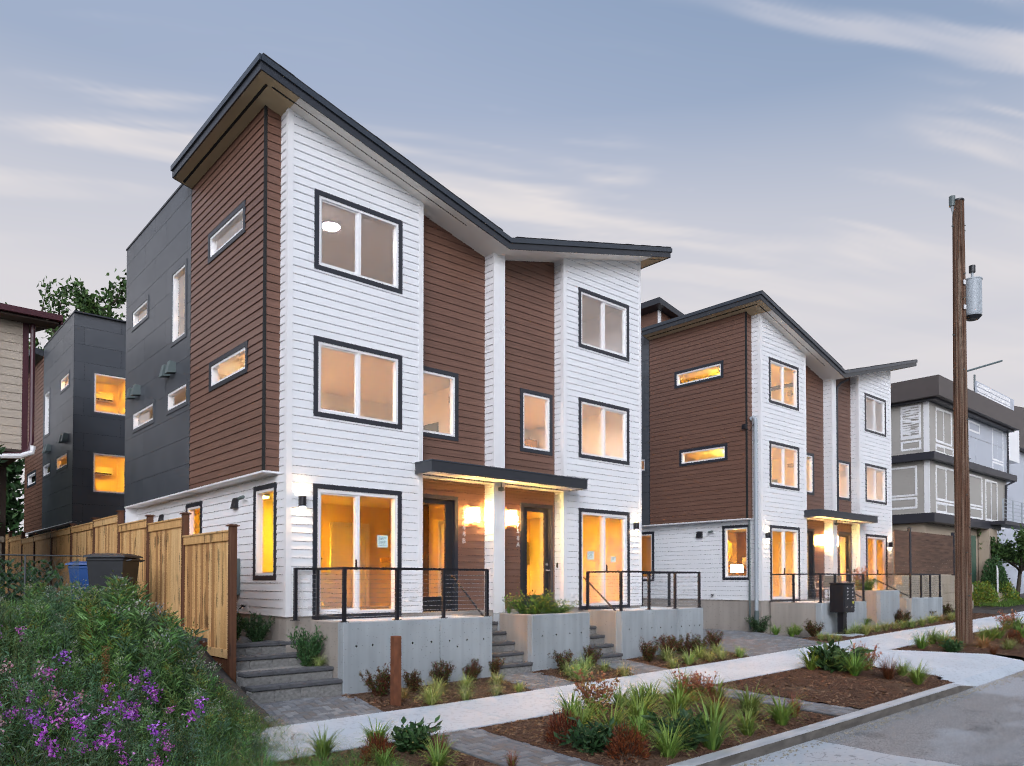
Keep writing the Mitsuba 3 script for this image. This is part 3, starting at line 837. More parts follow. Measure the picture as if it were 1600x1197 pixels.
br = rect(20.90, 2.71, 24.83, 9.42)
bq = (22.2, 4.55, 24.1, 5.15)
w = sheath(RB, 'brown_wall', left(-.3), br, [hole(bq)], 'drywall')
siding(w, left(-.3), br, [bq], 0.06, ['brown_siding'], each=False)
window(RB, left(-.3), bq, 'fixed', label='slot window in the brown end of the rear townhouse')
put(RB, 'ground_wall', box(-.02, 10, YR + .02, 24.8, -.5, 2.70), 'dark_panel')
put(RB, 'bump_soffit', box(-.31, 0, YR, 24.83, 2.67, 2.70), 'white_trim')
put(RB, 'end_wall', cat(back(24.83)(prism(rect(-.3, 2.7, 10, 9.4), -.13, 0)), right(10)(prism(rect(YR, -.5, 24.8, 9.6), -.13, 0))), 'dark_panel')
put(RB, 'flat_roof', box(-.28, 9.98, YR + .05, 20.9, 9.5, 9.58), 'roof_grey')
put(RB, 'eave_roof', front(20.92)(prism(Polygon([(-.7, 9.47), (4.95, 8.03), (4.95, 8.27), (-.7, 9.71)]), -4.4, 0)), 'fascia')
for zf, zc in ((2.80, 5.38), (5.55, 8.15)):
    put(RB, 'room_floor', box(-.16, 5, YR + .14, 20.8, zf - .06, zf), 'floor_wood')
    put(RB, 'room_ceiling', box(-.16, 5, YR + .14, 20.8, zc, zc + .05), 'drywall')
    put(RB, 'room_wall', cat(box(1.75, 1.8, YR + .14, 20.8, zf, zc), box(-.16, 1.75, 18.6, 18.65, zf, zc), box(-.16, 5, 20.75, 20.8, zf, zc)), 'drywall_lamplit')
    L = fresh(f'{RB}__ceiling_lamp')
    put(L, 'glow', tube([(.75, 16.9, zc - .05), (.75, 16.9, zc - .001)], .17, 18), 'plastic_white', emitter=lamp(105.0, (1.0, .40, .02)))
    t = thing('air_conditioner', f'white wall air conditioner seen through the {"upper" if zf > 4 else "lower"} lit window of the rear townhouse', 'air conditioner')
    put(t, 'body', cbox(.70, 1.55, 18.34, 18.58, zc - .72, zc - .42, .03), 'plastic_white')
    put(t, 'louvre', box(.75, 1.50, 18.325, 18.339, zc - .70, zc - .65), 'vent_black')

# ------------------------------------------------------------------ ground, street, pavements
def hill(x, y):
    """The overgrown bank left of the fence, above the pavement level."""
    s = lambda a, b, t: np.clip((t - a) / (b - a), 0, 1) ** 2 * (3 - 2 * np.clip((t - a) / (b - a), 0, 1))
    a = s(-3.0, 2.6, y + 1.05 * np.clip(-1.3 - x, 0, 2.0)) * 1.30 * s(1.0, 1.3, -x)
    b = s(2.0, 5.5, -x) * .62 * s(-7.6, -5.0, y) * (1 - s(-3.5, 1.5, y) * .85)
    return a + b


def sheet(xs, ys, dz=0.0, bump=None, hl=False):
    X, Y = np.meshgrid(xs, ys, indexing='ij')
    Z = G(X, Y) + dz
    if hl: Z = Z + hill(X, Y)
    if bump is not None: Z = Z + bump(X, Y)
    v = np.stack([X, Y, Z], -1).reshape(-1, 3)
    n, m = X.shape
    i, j = np.meshgrid(np.arange(n - 1), np.arange(m - 1), indexing='ij')
    a = (i * m + j).ravel()
    return v, np.vstack([np.stack([a, a + m, a + m + 1], 1), np.stack([a, a + m + 1, a + 1], 1)])


def top(name, mesh, mat, **k):
    t = thing(name, kind=k.pop('kind', 'structure'))
    put(t, None, mesh, mat, **k)
    return t


xs = np.unique(np.concatenate([[-150, -90, -50, -30, -20, -14], np.arange(-10, 3, .25), np.arange(3, 34, 1.0), [40, 50, 60, 90, 150, 240]]))
ys = np.unique(np.concatenate([[-80, -40, -20, -12], [-9, -8.2, -7.66], np.arange(-7.5, 6, .25), np.arange(6, 30, 2.0), [40, 60, 100, 160, 260]]))
top('ground', sheet(xs, ys, -.07, lambda X, Y: .05 * (meshkit.fbm(np.stack([X * 1.1, Y * 1.1, 0 * X], -1), 3) - .5) * (np.abs(X + 5) < 5) - .15 * (Y < -7.45) - .05 * (Y > -7.45) * (X > -1.2), hl=True), 'soil', smooth=True)

t = thing('road', kind='structure')
put(t, None, sheet(np.concatenate([[-60, -30], np.arange(-14, 30, 1.0), [40, 60, 100, 150]]), np.array([-40, -20, -14, -11, -9, -8.3, -7.8, -7.585]), 0.0), 'road', smooth=True)
ra = np.random.RandomState(17)
grit = []
for _ in range(900):
    x, y = -1 + 15 * ra.rand(), -7.62 - abs(ra.randn()) * .11
    s = .006 + .014 * ra.rand()
    grit.append(cbox(x - s, x + s, y - s * .8, y + s * .8, G(x, y) - .003, G(x, y) + s * .8, s * .35))
put(t, 'gutter_grit', cat(*grit), 'gravel', kind='stuff')


def slab(x0, x1, y0, y1, dz, th, c=.006, skew=0.0, ys=0.0):
    """A flat slab that follows the ground, its upper edges eased."""
    v = []
    for x, y, sx, sy in ((x0, y0, 1, 1), (x1, y0, -1, 1), (x1, y1, -1, -1), (x0, y1, 1, -1)):
        xx = x + skew * (y - ys)
        z = float(G(xx, y)) + dz
        v += [(xx, y, z - th), (xx, y, z - c), (xx + c * sx, y + c * sy, z)]
    f = []
    for k in range(4):
        a, b = 3 * k, 3 * ((k + 1) % 4)
        f += [[a, b, b + 1], [a, b + 1, a + 1], [a + 1, b + 1, b + 2], [a + 1, b + 2, a + 2]]
    f += [[2, 5, 8], [2, 8, 11]]
    return np.array(v), np.array(f)


SW = thing('sidewalk', kind='structure')
joints = [-2.35, -.1, 1.45, 3.02, 4.58, 6.15, 7.72, 9.3, 10.85, 12.4, 13.95, 15.5, 17.1, 18.7, 20.3, 21.9, 23.5, 25.1, 26.7, 28.3, 30, 32, 34, 37, 40, 44, 48, 54, 60]
for i, (a, b) in enumerate(zip(joints, joints[1:])):
    g = .007 if i % 2 == 0 else .0025
    put(SW, 'paving_slab', slab(a + g, b - g, -4.55, -2.87, .004, .09), 'sidewalk')

# the driveway apron, flared where it meets the street
AP = thing('driveway_apron', kind='structure')
ap = [(11.95, -4.56), (11.25, -5.65), (11.2, -7.0), (10.75, -7.05), (10.75, -7.40), (11.4, -7.58), (15.6, -7.58), (15.6, -6.5), (14.9, -5.3), (14.45, -4.56)]
pl = Polygon(ap)
cells = []
for gx in np.arange(10.5, 16, .5):
    for gy in np.arange(-7.6, -4.4, .35):
        for p in polys(pl.intersection(rect(gx, gy, gx + .5, gy + .35))):
            v2, f2 = trimesh.creation.triangulate_polygon(p, engine='earcut')
            z = G(v2[:, 0], v2[:, 1]) + .006
            zs = np.interp(v2[:, 1], [-7.6, -7.3, -6.6], [-.135, -.075, 0])
            e1, e2 = v2[f2[0, 1]] - v2[f2[0, 0]], v2[f2[0, 2]] - v2[f2[0, 0]]
            fo = f2 if e1[0] * e2[1] - e1[1] * e2[0] > 0 else f2[:, ::-1]
            cells.append((np.column_stack([v2, z + zs]), fo))
put(AP, None, cat(*cells), 'sidewalk')

# the kerb in cast lengths, dropping to the apron at its right end
KB = thing('kerb', kind='structure')


def kerb_piece(x0, x1, drop0=0.0, drop1=0.0):
    prof = [(-7.615, -.50), (-7.590, -.325), (-7.578, -.185), (-7.560, -.166), (-7.405, -.158), (-7.395, -.165), (-7.395, -.50)]
    vs = []
    for x, dr_ in ((x0, drop0), (x1, drop1)):
        base = float(np.interp(x, XF, ZF))
        vs.append([(x, y, base + max(z - dr_ * (z > -.33), -.315 if z > -.4 else z)) for y, z in prof])
    n = len(prof)
    v = np.array(vs[0] + vs[1]); f = []
    for k in range(n):
        m = (k + 1) % n
        f += [[k, k + n, m + n], [k, m + n, m]]
    for k in range(1, n - 1):
        f += [[0, k, k + 1], [n, n + k + 1, n + k]]
    return v, np.array(f)


kj = [-14, -11, -8, -5, -2, 1.3, 4.36, 7.25, 10.35]
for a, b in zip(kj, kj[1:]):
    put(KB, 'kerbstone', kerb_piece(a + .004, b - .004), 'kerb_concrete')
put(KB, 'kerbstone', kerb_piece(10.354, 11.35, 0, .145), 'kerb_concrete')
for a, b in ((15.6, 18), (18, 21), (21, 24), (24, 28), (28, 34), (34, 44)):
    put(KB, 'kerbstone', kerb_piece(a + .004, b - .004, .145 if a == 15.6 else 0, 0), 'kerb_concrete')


# planting beds: bark mulch with loose chips
def mulch(x0, x1, y0, y1, step=.05, amp=.05, clip=None, chips=500, seed=0, hill_=False):
    t = thing('mulch_bed', kind='structure')
    xs, ys = np.arange(x0, x1 + step * .5, step), np.arange(y0, y1 + step * .5, step)
    xs[-1], ys[-1] = x1, y1
    ed = lambda X, Y: np.minimum(np.minimum(X - x0, x1 - X), np.minimum(Y - y0, y1 - Y))
    bm = lambda X, Y: (amp * (meshkit.fbm(np.stack([X * 2.6, Y * 2.6, 0 * X + seed], -1), 3, seed) - .38) + .045 * (meshkit.fbm(np.stack([X * 13, Y * 13, 0 * X], -1), 2, seed + 5) - .5)) * np.clip(ed(X, Y) / .12, 0, 1)
    v, f = sheet(xs, ys, -.012, bm)
    if clip is not None:
        c = shapely.contains_xy(clip, v[:, 0], v[:, 1])
        f = f[c[f].all(1)]
    put(t, None, (v, f), 'mulch', smooth=True)
    r = np.random.RandomState(seed + 50)
    n = chips
    px, py = x0 + .05 + (x1 - x0 - .1) * r.rand(n), y0 + .05 + (y1 - y0 - .1) * r.rand(n)
    if clip is not None:
        k = shapely.contains_xy(clip, px, py); px, py = px[k], py[k]; n = len(px)
    pz = G(px, py) - .012 + bm(px, py)
    an, L, W = r.rand(n) * 6.28, .014 + .036 * r.rand(n), .006 + .010 * r.rand(n)
    tl = r.randn(n, 2) * .35
    ax = np.stack([np.cos(an), np.sin(an), tl[:, 0]], 1) * L[:, None]
    ay = np.stack([-np.sin(an), np.cos(an), tl[:, 1]], 1) * W[:, None]
    c0 = np.stack([px, py, pz + .007], 1)
    up = np.array([0, 0, .004])
    V = np.stack([c0 - ax - ay, c0 + ax - ay, c0 + ax + ay, c0 - ax + ay, c0 + up * 1.5], 1).reshape(-1, 3)
    k = np.arange(n)[:, None] * 5
    F = np.vstack([k + np.array([[0, 1, 4]]), k + np.array([[1, 2, 4]]), k + np.array([[2, 3, 4]]), k + np.array([[3, 0, 4]])])
    tone = r.rand(n)[:, None]
    col = np.repeat(np.array([.05, .024, .014]) * (1 - tone) + np.array([.26, .155, .09]) * tone, 5, 0)
    put(t, 'bark_chips', (V, F), 'leaf', kind='stuff', color=col)
    return t


mulch(.72, 5.62, -7.39, -4.56, seed=1, chips=2600)
mulch(-2.8, -.24, -7.39, -4.56, seed=2, chips=900)
bed3 = Polygon([(6.58, -7.5), (10.7, -7.5), (10.75, -7.02), (11.17, -6.98), (11.2, -5.66), (11.9, -4.5), (6.3, -4.5)])
mulch(6.35, 11.9, -7.39, -4.56, seed=3, clip=bed3, chips=1700)
bed4 = Polygon([(14.5, -4.5), (14.95, -5.3), (15.65, -6.5), (15.65, -7.5), (36, -7.5), (36, -4.5)])
mulch(14.5, 36, -7.39, -4.56, step=.1, seed=4, clip=bed4, chips=900)
mulch(.3, 3.72, -2.86, -1.26, seed=5, chips=1100)
mulch(4.62, 6.68, -2.86, -1.26, seed=6, chips=600)
mulch(7.48, 11.0, -2.86, -1.26, seed=7, chips=900)
mulch(14.75, 30, -2.86, -1.80, step=.08, seed=8, chips=600)


# paving blocks in a herringbone, each a piece of its own
def herringbone(name, x0, x1, y0, y1, skew, ys, s=.112, seed=0):
    t = thing(name, kind='structure')
    base = slab(x0, x1, y0, y1, -.022, .05, .001, skew, ys)
    put(t, 'sand_bed', base, 'joint_sand')
    r = np.random.RandomState(seed)
    nx, ny = int(math.ceil((x1 - x0) / s)), int(math.ceil((y1 - y0) / s))
    g = .0035
    for a in range(-1, nx + 1):
        for b in range(-1, ny + 1):
            m = (a - b) % 4
            if m == 0: w, h = 2, 1
            elif m == 3: w, h = 1, 2
            else: continue
            xa, xb = max(x0, x0 + a * s), min(x1, x0 + (a + w) * s)
            ya, yb = max(y0, y0 + b * s), min(y1, y0 + (b + h) * s)
            if xb - xa < .03 or yb - ya < .03: continue
            k = r.choice(4, p=(.36, .30, .22, .12))
            put(t, 'paver', slab(xa + g, xb - g, ya + g, yb - g, .002 + .0035 * r.randn() * .6, .05, .007, skew, ys), f'paver_{k}')
    return t


herringbone('paved_walk', -1.50, .28, -2.86, -1.0, .20, -2.87, seed=1)
herringbone('paved_walk', 3.42, 4.58, -2.86, -1.28, .22, -2.85, seed=2)
herringbone('paved_walk', 6.36, 7.44, -2.86, -1.28, .22, -2.85, seed=3)
herringbone('paved_strip', -.22, .70, -7.385, -4.56, .0, 0, seed=4)
herringbone('paved_strip', 5.64, 6.34, -7.385, -4.56, -.04, -4.56, seed=5)

DW = thing('driveway', kind='structure')
rd = np.random.RandomState(5)
far = {0: [], 1: [], 2: []}
for j, y in enumerate(np.arange(-2.85, 9.0, .115)):
    xl, xr = np.interp(y, [-2.87, -1.8, 0], [10.68, 11.1, 11.15]), np.interp(y, [-2.85, -1.4, .3, .31], [14.7, 15.25, 15.9, 15.92])
    x = xl - .115 * (j % 2)
    while x < xr:
        a, b = max(x, xl), min(x + .23, xr)
        if b - a > .04:
            far[rd.choice(3, p=(.45, .3, .25))].append(slab(a + .003, b - .003, y + .003, y + .112, .004 + .002 * rd.randn(), .04, .006))
        x += .23
for k, ms in far.items():
    put(DW, 'paver_field', cat(*ms), f'paver_{k}', kind='stuff')
put(DW, 'sand_bed', slab(10.6, 16.0, -2.86, 9.1, -.03, .04, .001), 'joint_sand')


# ------------------------------------------------------------------ patios, planters and steps in front of the townhouses
def ties(pts, y):
    return cat(*[tube([(x, y - .0015, z), (x, y + .02, z)], .019, 10) for x, z in pts])


def patio(label, x0, x1, y0, joints, z0=-1.6, ztop=0.0, tie=(), rear=-.02, group=None):
    t = thing('concrete_patio', label, 'patio', group)
    ed = [x0] + list(joints) + [x1]
    for a, b in zip(ed, ed[1:]):
        put(t, 'wall_panel', cbox(a + (.005 if a != x0 else 0), b - (.005 if b != x1 else 0), y0, y0 + .2, z0, ztop, .012), 'concrete')
    put(t, 'joint_filler', cat(*[box(j - .006, j + .006, y0 + .02, y0 + .18, z0, ztop - .02) for j in joints]) if joints else box(x0 + .3, x0 + .31, y0 + .05, y0 + .1, z0, z0 + .1), 'joint_sand')
    put(t, 'side_wall', cbox(x0 + .002, x0 + .2, y0 + .2, rear, z0, ztop - .001, .012), 'concrete_warm')
    put(t, 'side_wall', cbox(x1 - .2, x1 - .002, y0 + .2, rear, z0, ztop - .001, .012), 'concrete_warm')
    put(t, 'floor', box(x0 + .2, x1 - .2, y0 + .2, rear, z0, ztop - .012), 'sidewalk')
    if tie: put(t, 'tie_hole', ties(tie, y0), 'vent_black')
    return t


patio('concrete patio with cable railing before the left patio door of the nearer townhouse', .46, 3.78, -1.25, [2.50], tie=[(.713, -.42), (1.035, -.415), (1.874, -.427), (2.294, -.43), (2.717, -.433), (3.136, -.437), (3.549, -.441), (1.2, -1.0), (2.9, -.55)])
patio('concrete patio in three panels before the right patio door of the nearer townhouse', 7.74, 11.02, -1.25, [9.01, 9.91], tie=[(8.0, -.44), (8.45, -.44), (8.85, -.44), (9.2, -.44), (9.65, -.45), (10.05, -.45), (10.4, -.45), (10.62, -.45), (10.85, -.45)], rear=.85)
pl1 = thing('concrete_planter', 'concrete planter full of flowering shrub between the two entries of the nearer townhouse', 'planter')
put(pl1, 'wall_panel', cbox(4.86, 6.64, -1.25, -1.10, -1.6, 0.0, .012), 'concrete')
put(pl1, 'side_wall', cbox(4.862, 5.0, -1.10, -.18, -1.6, -.001, .012), 'concrete_warm')
put(pl1, 'side_wall', cbox(6.50, 6.638, -1.10, -.18, -1.6, -.001, .012), 'concrete_warm')
put(pl1, 'soil', box(5.0, 6.5, -1.10, -.2, -.6, -.05), 'soil')
put(pl1, 'tie_hole', ties([(5.156, -.459), (5.573, -.45), (5.988, -.443), (6.351, -.442)], -1.25), 'vent_black')
# entry landings between patio and planter
lp = thing('entry_landing', kind='structure')
put(lp, None, cat(box(3.785, 4.855, .06, .28, -1.4, -.012), box(4.86, 6.64, -.175, .30, -1.4, -.012), box(6.645, 7.735, .06, .28, -1.4, -.012), box(2.94, 3.78, -.018, .28, -1.4, -.014)), 'sidewalk')


def stair(label, x0, x1, fronts, z0, group=None):
    """Steps of split-faced blocks with dark cap stones; fronts = [(y, top z), ...] from the lowest."""
    t = thing('garden_steps', label, 'steps', group)
    r = np.random.RandomState(int(abs(x0) * 100))
    zprev = z0
    for i, (y, z) in enumerate(fronts):
        s = fresh(f'{t}__step')
        yb = fronts[i + 1][0] + .10 if i + 1 < len(fronts) else y + .38
        n = max(2, int(round((x1 - x0) / .42)))
        cuts = np.linspace(x0, x1, n + 1) + np.concatenate([[0], r.randn(n - 1) * .05, [0]])
        for a, b in zip(cuts, cuts[1:]):
            put(s, 'riser_block', cbox(a + .002, b - .002, y + .02, y + .22, zprev - .15, z - .072, .01), 'step_face')
        n = max(2, int(round((x1 - x0) / .55)))
        cuts = np.linspace(x0, x1, n + 1) + np.concatenate([[0], r.randn(n - 1) * .05, [0]])
        for a, b in zip(cuts, cuts[1:]):
            put(s, 'cap_stone', cbox(a + .002, b - .002, y - .012 + .004 * r.rand(), y + .26, z - .07, z + .002 * r.rand(), .014), 'step_cap')
        if yb > y + .27:
            put(s, 'tread_fill', box(x0, x1, y + .255, yb, z - .4, z - .014), 'joint_sand' if yb - y < .6 else 'step_face')
        zprev = z
    return t


S5 = lambda y0, z0: [(y0 + .28 * k, z0 + .2 * k) for k in range(5)]
stair('five block steps between patio and planter up to the left entry of the nearer townhouse', 3.79, 4.85, S5(-1.29, -.985), -1.25)
stair('five block steps between planter and patio up to the right entry of the nearer townhouse', 6.65, 7.73, S5(-1.29, -.985), -1.25)
stair('wide stone steps beside the cedar fence at the left end of the nearer townhouse', -1.14, .455, [(-1.25, -.967), (-.93, -.774), (-.30, -.57), (.02, -.375)], -1.25)
top('side_path', box(-1.14, -.03, .27, 12.0, -1.2, -.39), 'step_face')

# the further townhouse's patios
DX = 15.976
patio('concrete patio with black railing at the left end of the further townhouse, behind the mailbox', 16.43, 19.57, -1.8, [17.7, 18.9], z0=-1.4, ztop=.03, rear=-.08)
pl2 = thing('concrete_planter', 'tall concrete planter before the entries of the further townhouse', 'planter')
put(pl2, 'wall_panel', cbox(20.66, 22.25, -1.8, -1.65, -1.3, .375, .012), 'concrete')
put(pl2, 'side_wall', cbox(20.662, 20.8, -1.65, -.3, -1.3, .374, .012), 'concrete_warm')
put(pl2, 'side_wall', cbox(22.1, 22.248, -1.65, -.3, -1.3, .374, .012), 'concrete_warm')
put(pl2, 'soil', box(20.8, 22.1, -1.65, -.3, -.3, .30), 'soil')
patio('concrete patio with railing at the right end of the further townhouse, before the block wall', 23.33, 26.36, -1.8, [], z0=-1.3, ztop=.07, rear=-.08)
top('entry_landing', cat(box(19.6, 20.64, -.2, .22, -1.3, -.01), box(20.66, 22.25, -.28, .22, -1.3, -.01), box(22.27, 23.31, -.2, .22, -1.3, -.01)), 'sidewalk')
stair('block steps up to the left entry of the further townhouse', 19.6, 20.64, [(-1.5 + .3 * k, -.62 + .2 * k) for k in range(4)], -.9)
stair('block steps up to the right entry of the further townhouse', 22.27, 23.31, [(-1.5 + .3 * k, -.56 + .2 * k) for k in range(4)], -.85)
stair('dark block steps at the right end of the further townhouse, before the block wall', 26.5, 27.9, [(-1.3, -.45), (-1.0, -.28), (-.7, -.12)], -.7)


# ------------------------------------------------------------------ railings
def railing(label, runs, z, cables=True, h=.945, bases=True):
    """runs: lists of post positions; posts, a flat top rail and steel cables between them."""
    t = thing('railing', label, 'railing')
    done = set()
    for run in runs:
        for k, (x, y) in enumerate(run):
            if (x, y) in done: continue
            done.add((x, y))
            p = put(t, 'post', cbox(x - .03, x + .03, y - .03, y + .03, z, z + h, .004), 'black_metal')
            if bases: put(p, 'base_plate', cbox(x - .065, x + .065, y - .065, y + .065, z, z + .012, .003), 'black_metal')
        (xa, ya), (xb, yb) = run[0], run[-1]
        d = np.array([xb - xa, yb - ya]); L = np.linalg.norm(d); d = d / L; nrm = np.array([-d[1], d[0]]) * .028
        c = [np.array([xa, ya]) + nrm, np.array([xb, yb]) + nrm, np.array([xb, yb]) - nrm, np.array([xa, ya]) - nrm]
        put(t, 'top_rail', front(0)(prism(rect(0, 0, 1, 1), 0, 1)) if False else hullbox(c, z + h - .035, z + h + .006), 'black_metal')
        if cables:
            cs = [tube([(xa, ya, z + .085 + .082 * i), (xb, yb, z + .085 + .082 * i)], .0032, 5, cap=False) for i in range(10)]
            put(t, 'cables', cat(*cs), 'steel', kind='stuff')
    return t


def hullbox(c, z0, z1):
    h = trimesh.convex.convex_hull(np.array([[p[0], p[1], z] for p in c for z in (z0, z1)]))
    return np.asarray(h.vertices), np.asarray(h.faces)


def handrail(label, x, pts):
    t = thing('handrail', label, 'handrail')
    put(t, None, tube(pts, .02, 8), 'black_metal', 40)
    return t


railing('black cable railing round the left patio of the nearer townhouse', [[(.52, -1.17), (1.585, -1.17), (2.626, -1.17), (3.70, -1.17)], [(.52, -1.17), (.55, -.12)], [(.55, -.12), (.12, -.12)]], 0.0)
railing('black cable railing round the right patio of the nearer townhouse, beside the driveway', [[(7.80, -1.17), (8.85, -1.17), (9.90, -1.17), (10.95, -1.17)], [(7.80, -1.17), (7.80, -.1)], [(10.95, -1.17), (10.95, -.2), (10.95, .76)]], -.003)
railing('black cable railing round the left patio of the further townhouse, with a chair behind it', [[(16.5, -1.73), (17.45, -1.73), (18.5, -1.73), (19.48, -1.73)], [(16.5, -1.73), (16.5, -.85), (16.5, .04 - .1)]], .03, h=.90)
railing('black railing round the right patio of the further townhouse, nearest the block wall', [[(23.4, -1.73), (24.4, -1.73), (25.3, -1.73), (26.29, -1.73)], [(23.4, -1.73), (23.4, -.15)], [(26.29, -1.73), (26.29, -.15)]], .07, h=.90)
handrail('sloping black handrail at the left entry steps of the nearer townhouse', 3.70, [(3.70, .02, .83), (3.70, -.05, .80), (3.70, -1.13, -.06), (3.70, -1.2, -.09)])
handrail('sloping black handrail at the right entry steps of the nearer townhouse', 7.85, [(7.80, .06, .80), (7.80, -.02, .76), (7.80, -1.08, -.07), (7.80, -1.16, -.09)])
handrail('sloping black handrail at the left entry steps of the further townhouse', 19.5, [(19.50, -.5, .78), (19.5, -.58, .74), (19.5, -1.65, .16)])
handrail('sloping black handrail at the right entry steps of the further townhouse', 23.4, [(23.4, -.4, .80), (23.4, -.48, .76), (23.4, -1.66, .14)])

# ------------------------------------------------------------------ the cedar fence on the left
F = thing('cedar_fence', 'tall orange cedar board fence with dark posts stepping up along the left side', 'fence')
FX = -1.2
PY = [-.60, 1.70, 3.90, 6.15, 8.50, 11.05, 13.8, 16.6, 18.95, 21.8, 24.5]
PT = [1.60, 1.95, 2.05, 2.30, 2.28, 2.27, 2.26, 2.25, 2.42, 2.58, 2.60]
TP = [1.545, 1.895, 2.00, 2.235, 2.205, 2.20, 2.20, 2.19, 2.36, 2.5]
BT = [-.50, -.20, -.05, .05, .1, .1, .15, .15, .2, .2]
rf = np.random.RandomState(23)
for i, (y, z) in enumerate(zip(PY, PT)):
    p = put(F, 'post', cbox(FX - .055, FX + .055, y - .055, y + .055, -1.4 if i == 0 else -.9, z, .006), 'cedar_post')
    put(p, 'post_cap', cat(cbox(FX - .085, FX + .085, y - .085, y + .085, z + .001, z + .022, .004), cbox(FX - .06, FX + .06, y - .06, y + .06, z + .0225, z + .035, .01)), 'cedar_post')
for i in range(len(PY) - 1):
    ya, yb, zt, zb = PY[i] + .056, PY[i + 1] - .056, TP[i], BT[i]
    cols = ['cedar_0', 'cedar_1', 'cedar_2']
    put(F, 'top_cap', cbox(FX - .075, FX + .045, ya, yb, zt - .03, zt, .004), cols[rf.randint(2)])
    put(F, 'top_rail', cbox(FX - .055, FX - .018, ya, yb, zt - .175, zt - .032, .004), cols[rf.randint(2)])
    put(F, 'back_rail', cat(box(FX + .02, FX + .055, ya, yb, zt - .16, zt - .07), box(FX + .02, FX + .055, ya, yb, zb + .05, zb + .14)), 'cedar_post')
    y, near = ya, []
    ysp = .37 if i == 0 else None
    while y < yb - .02:
        w = min(.138, yb - y)
        b = zb + (.27 if (i == 0 and y > ysp) else 0.0)
        m = cbox(FX - .018 - .006 * rf.rand(), FX + .004, y + .0015, y + w - .0015, b - .03, zt - .04, .003)
        if i < 5: put(F, 'board', m, cols[rf.choice(3, p=(.45, .35, .2))])
        else: near.append(m)
        y += w
    if near: put(F, 'far_boards', cat(*near), 'cedar_0', kind='stuff')
    if i == 0:
        put(F, 'kick_board', cbox(FX - .05, FX - .026, ya, ysp, zb - .06, zb + .085, .004), 'cedar_1')
        put(F, 'kick_board', cbox(FX - .05, FX - .026, ysp + .0, yb, zb + .22, zb + .36, .004), 'cedar_0')
        put(F, 'kick_board', cbox(FX - .05, FX - .026, ysp - .05, ysp - .002, zb + .087, zb + .36, .004), 'cedar_1')
        put(F, 'skirt_board', box(FX - .016, FX + .0, ya, yb, -1.2, zb - .035), 'cedar_post')
    else:
        put(F, 'kick_board', cbox(FX - .05, FX - .026, ya, yb, zb - .06, zb + .085, .004), cols[rf.randint(2)])
        if i < 3: put(F, 'skirt_board', box(FX - .016, FX + .0, ya, yb, -.8, zb - .035), 'cedar_post')

# ------------------------------------------------------------------ neighbour's house on the far left
N = thing('neighbour_house', 'beige clapboard house with maroon trim and eave at the left edge', 'house')
NY, NX = 9.0, -2.64
put(N, 'wall', box(-11.5, NX, NY, NY + 7, 3.93, 7.25), 'beige_siding')
r0 = 7.2
for k in range(16):
    z1 = 7.15 - .205 * k
    if z1 - .205 < 3.9: break
    put(N, 'siding_board', front(NY)(lap(rect(-8.0, z1 - .204, NX - .10, z1), z1, .205, .02)), 'beige_siding')
put(N, 'corner_board', cat(box(NX - .10, NX + .02, NY - .03, NY - .001, 3.9, 7.2), box(NX + .001, NX + .025, NY - .03, NY + .1, 3.9, 7.2)), 'maroon')
rfp = front(NY - .55)
RO = put(N, 'roof', (lambda P: (np.array([P(a, b) for a in (-13.0, -2.02) for b in (NY - .55, NY + 3.6, NY + 7.6)]), np.array([[0, 3, 4], [0, 4, 1], [1, 4, 5], [1, 5, 2]])))(lambda a, b: (a, b, 7.28 + .20 * (b - NY + .55) if b < NY + 5 else 7.28)), 'roof_grey')
put(RO, 'gutter', box(-13, -2.0, NY - .62, NY - .50, 7.12, 7.26), 'maroon')
put(RO, 'bargeboard', left(-2.02)(prism(Polygon([(NY - .55, 7.05), (NY + 3.6, 7.88), (NY + 3.6, 8.09), (NY - .55, 7.26)]), -.04, .0)), 'maroon')
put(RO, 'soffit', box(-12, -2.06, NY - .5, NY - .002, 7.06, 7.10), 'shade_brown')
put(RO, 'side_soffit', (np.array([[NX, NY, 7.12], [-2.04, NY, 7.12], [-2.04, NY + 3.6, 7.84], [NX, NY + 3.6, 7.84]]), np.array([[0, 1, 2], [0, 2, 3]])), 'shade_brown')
put(N, 'downpipe', tube([(NX + .10, NY - .09, 7.05), (NX + .1, NY - .09, 4.15), (NX + .06, NY - .10, 3.93), (NX - .12, NY - .12, 3.80), (NX - 3.0, NY - .14, 3.35)], .055, 8), 'maroon', 40)
put(N, 'waste_pipe', tube([(NX + .12, NY - .2, 4.02), (NX + .10, NY - .2, 3.86), (NX - .15, NY - .2, 3.74), (NX - 3.0, NY - .2, 3.42)], .065, 8), 'plastic_white', 40)
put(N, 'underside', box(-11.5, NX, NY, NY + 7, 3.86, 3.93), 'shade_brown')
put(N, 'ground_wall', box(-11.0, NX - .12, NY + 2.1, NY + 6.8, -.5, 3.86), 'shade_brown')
put(N, 'block_pier', cat(cbox(NX - 1.6, NX - .25, NY + 1.7, NY + 2.0, .2, 1.7, .02), cbox(NX - 1.65, NX - .2, NY + 1.65, NY + 2.05, 1.705, 1.86, .02), cbox(NX - 1.5, NX - .3, NY + 1.72, NY + 2.0, 1.865, 2.35, .02)), 'block_wall')

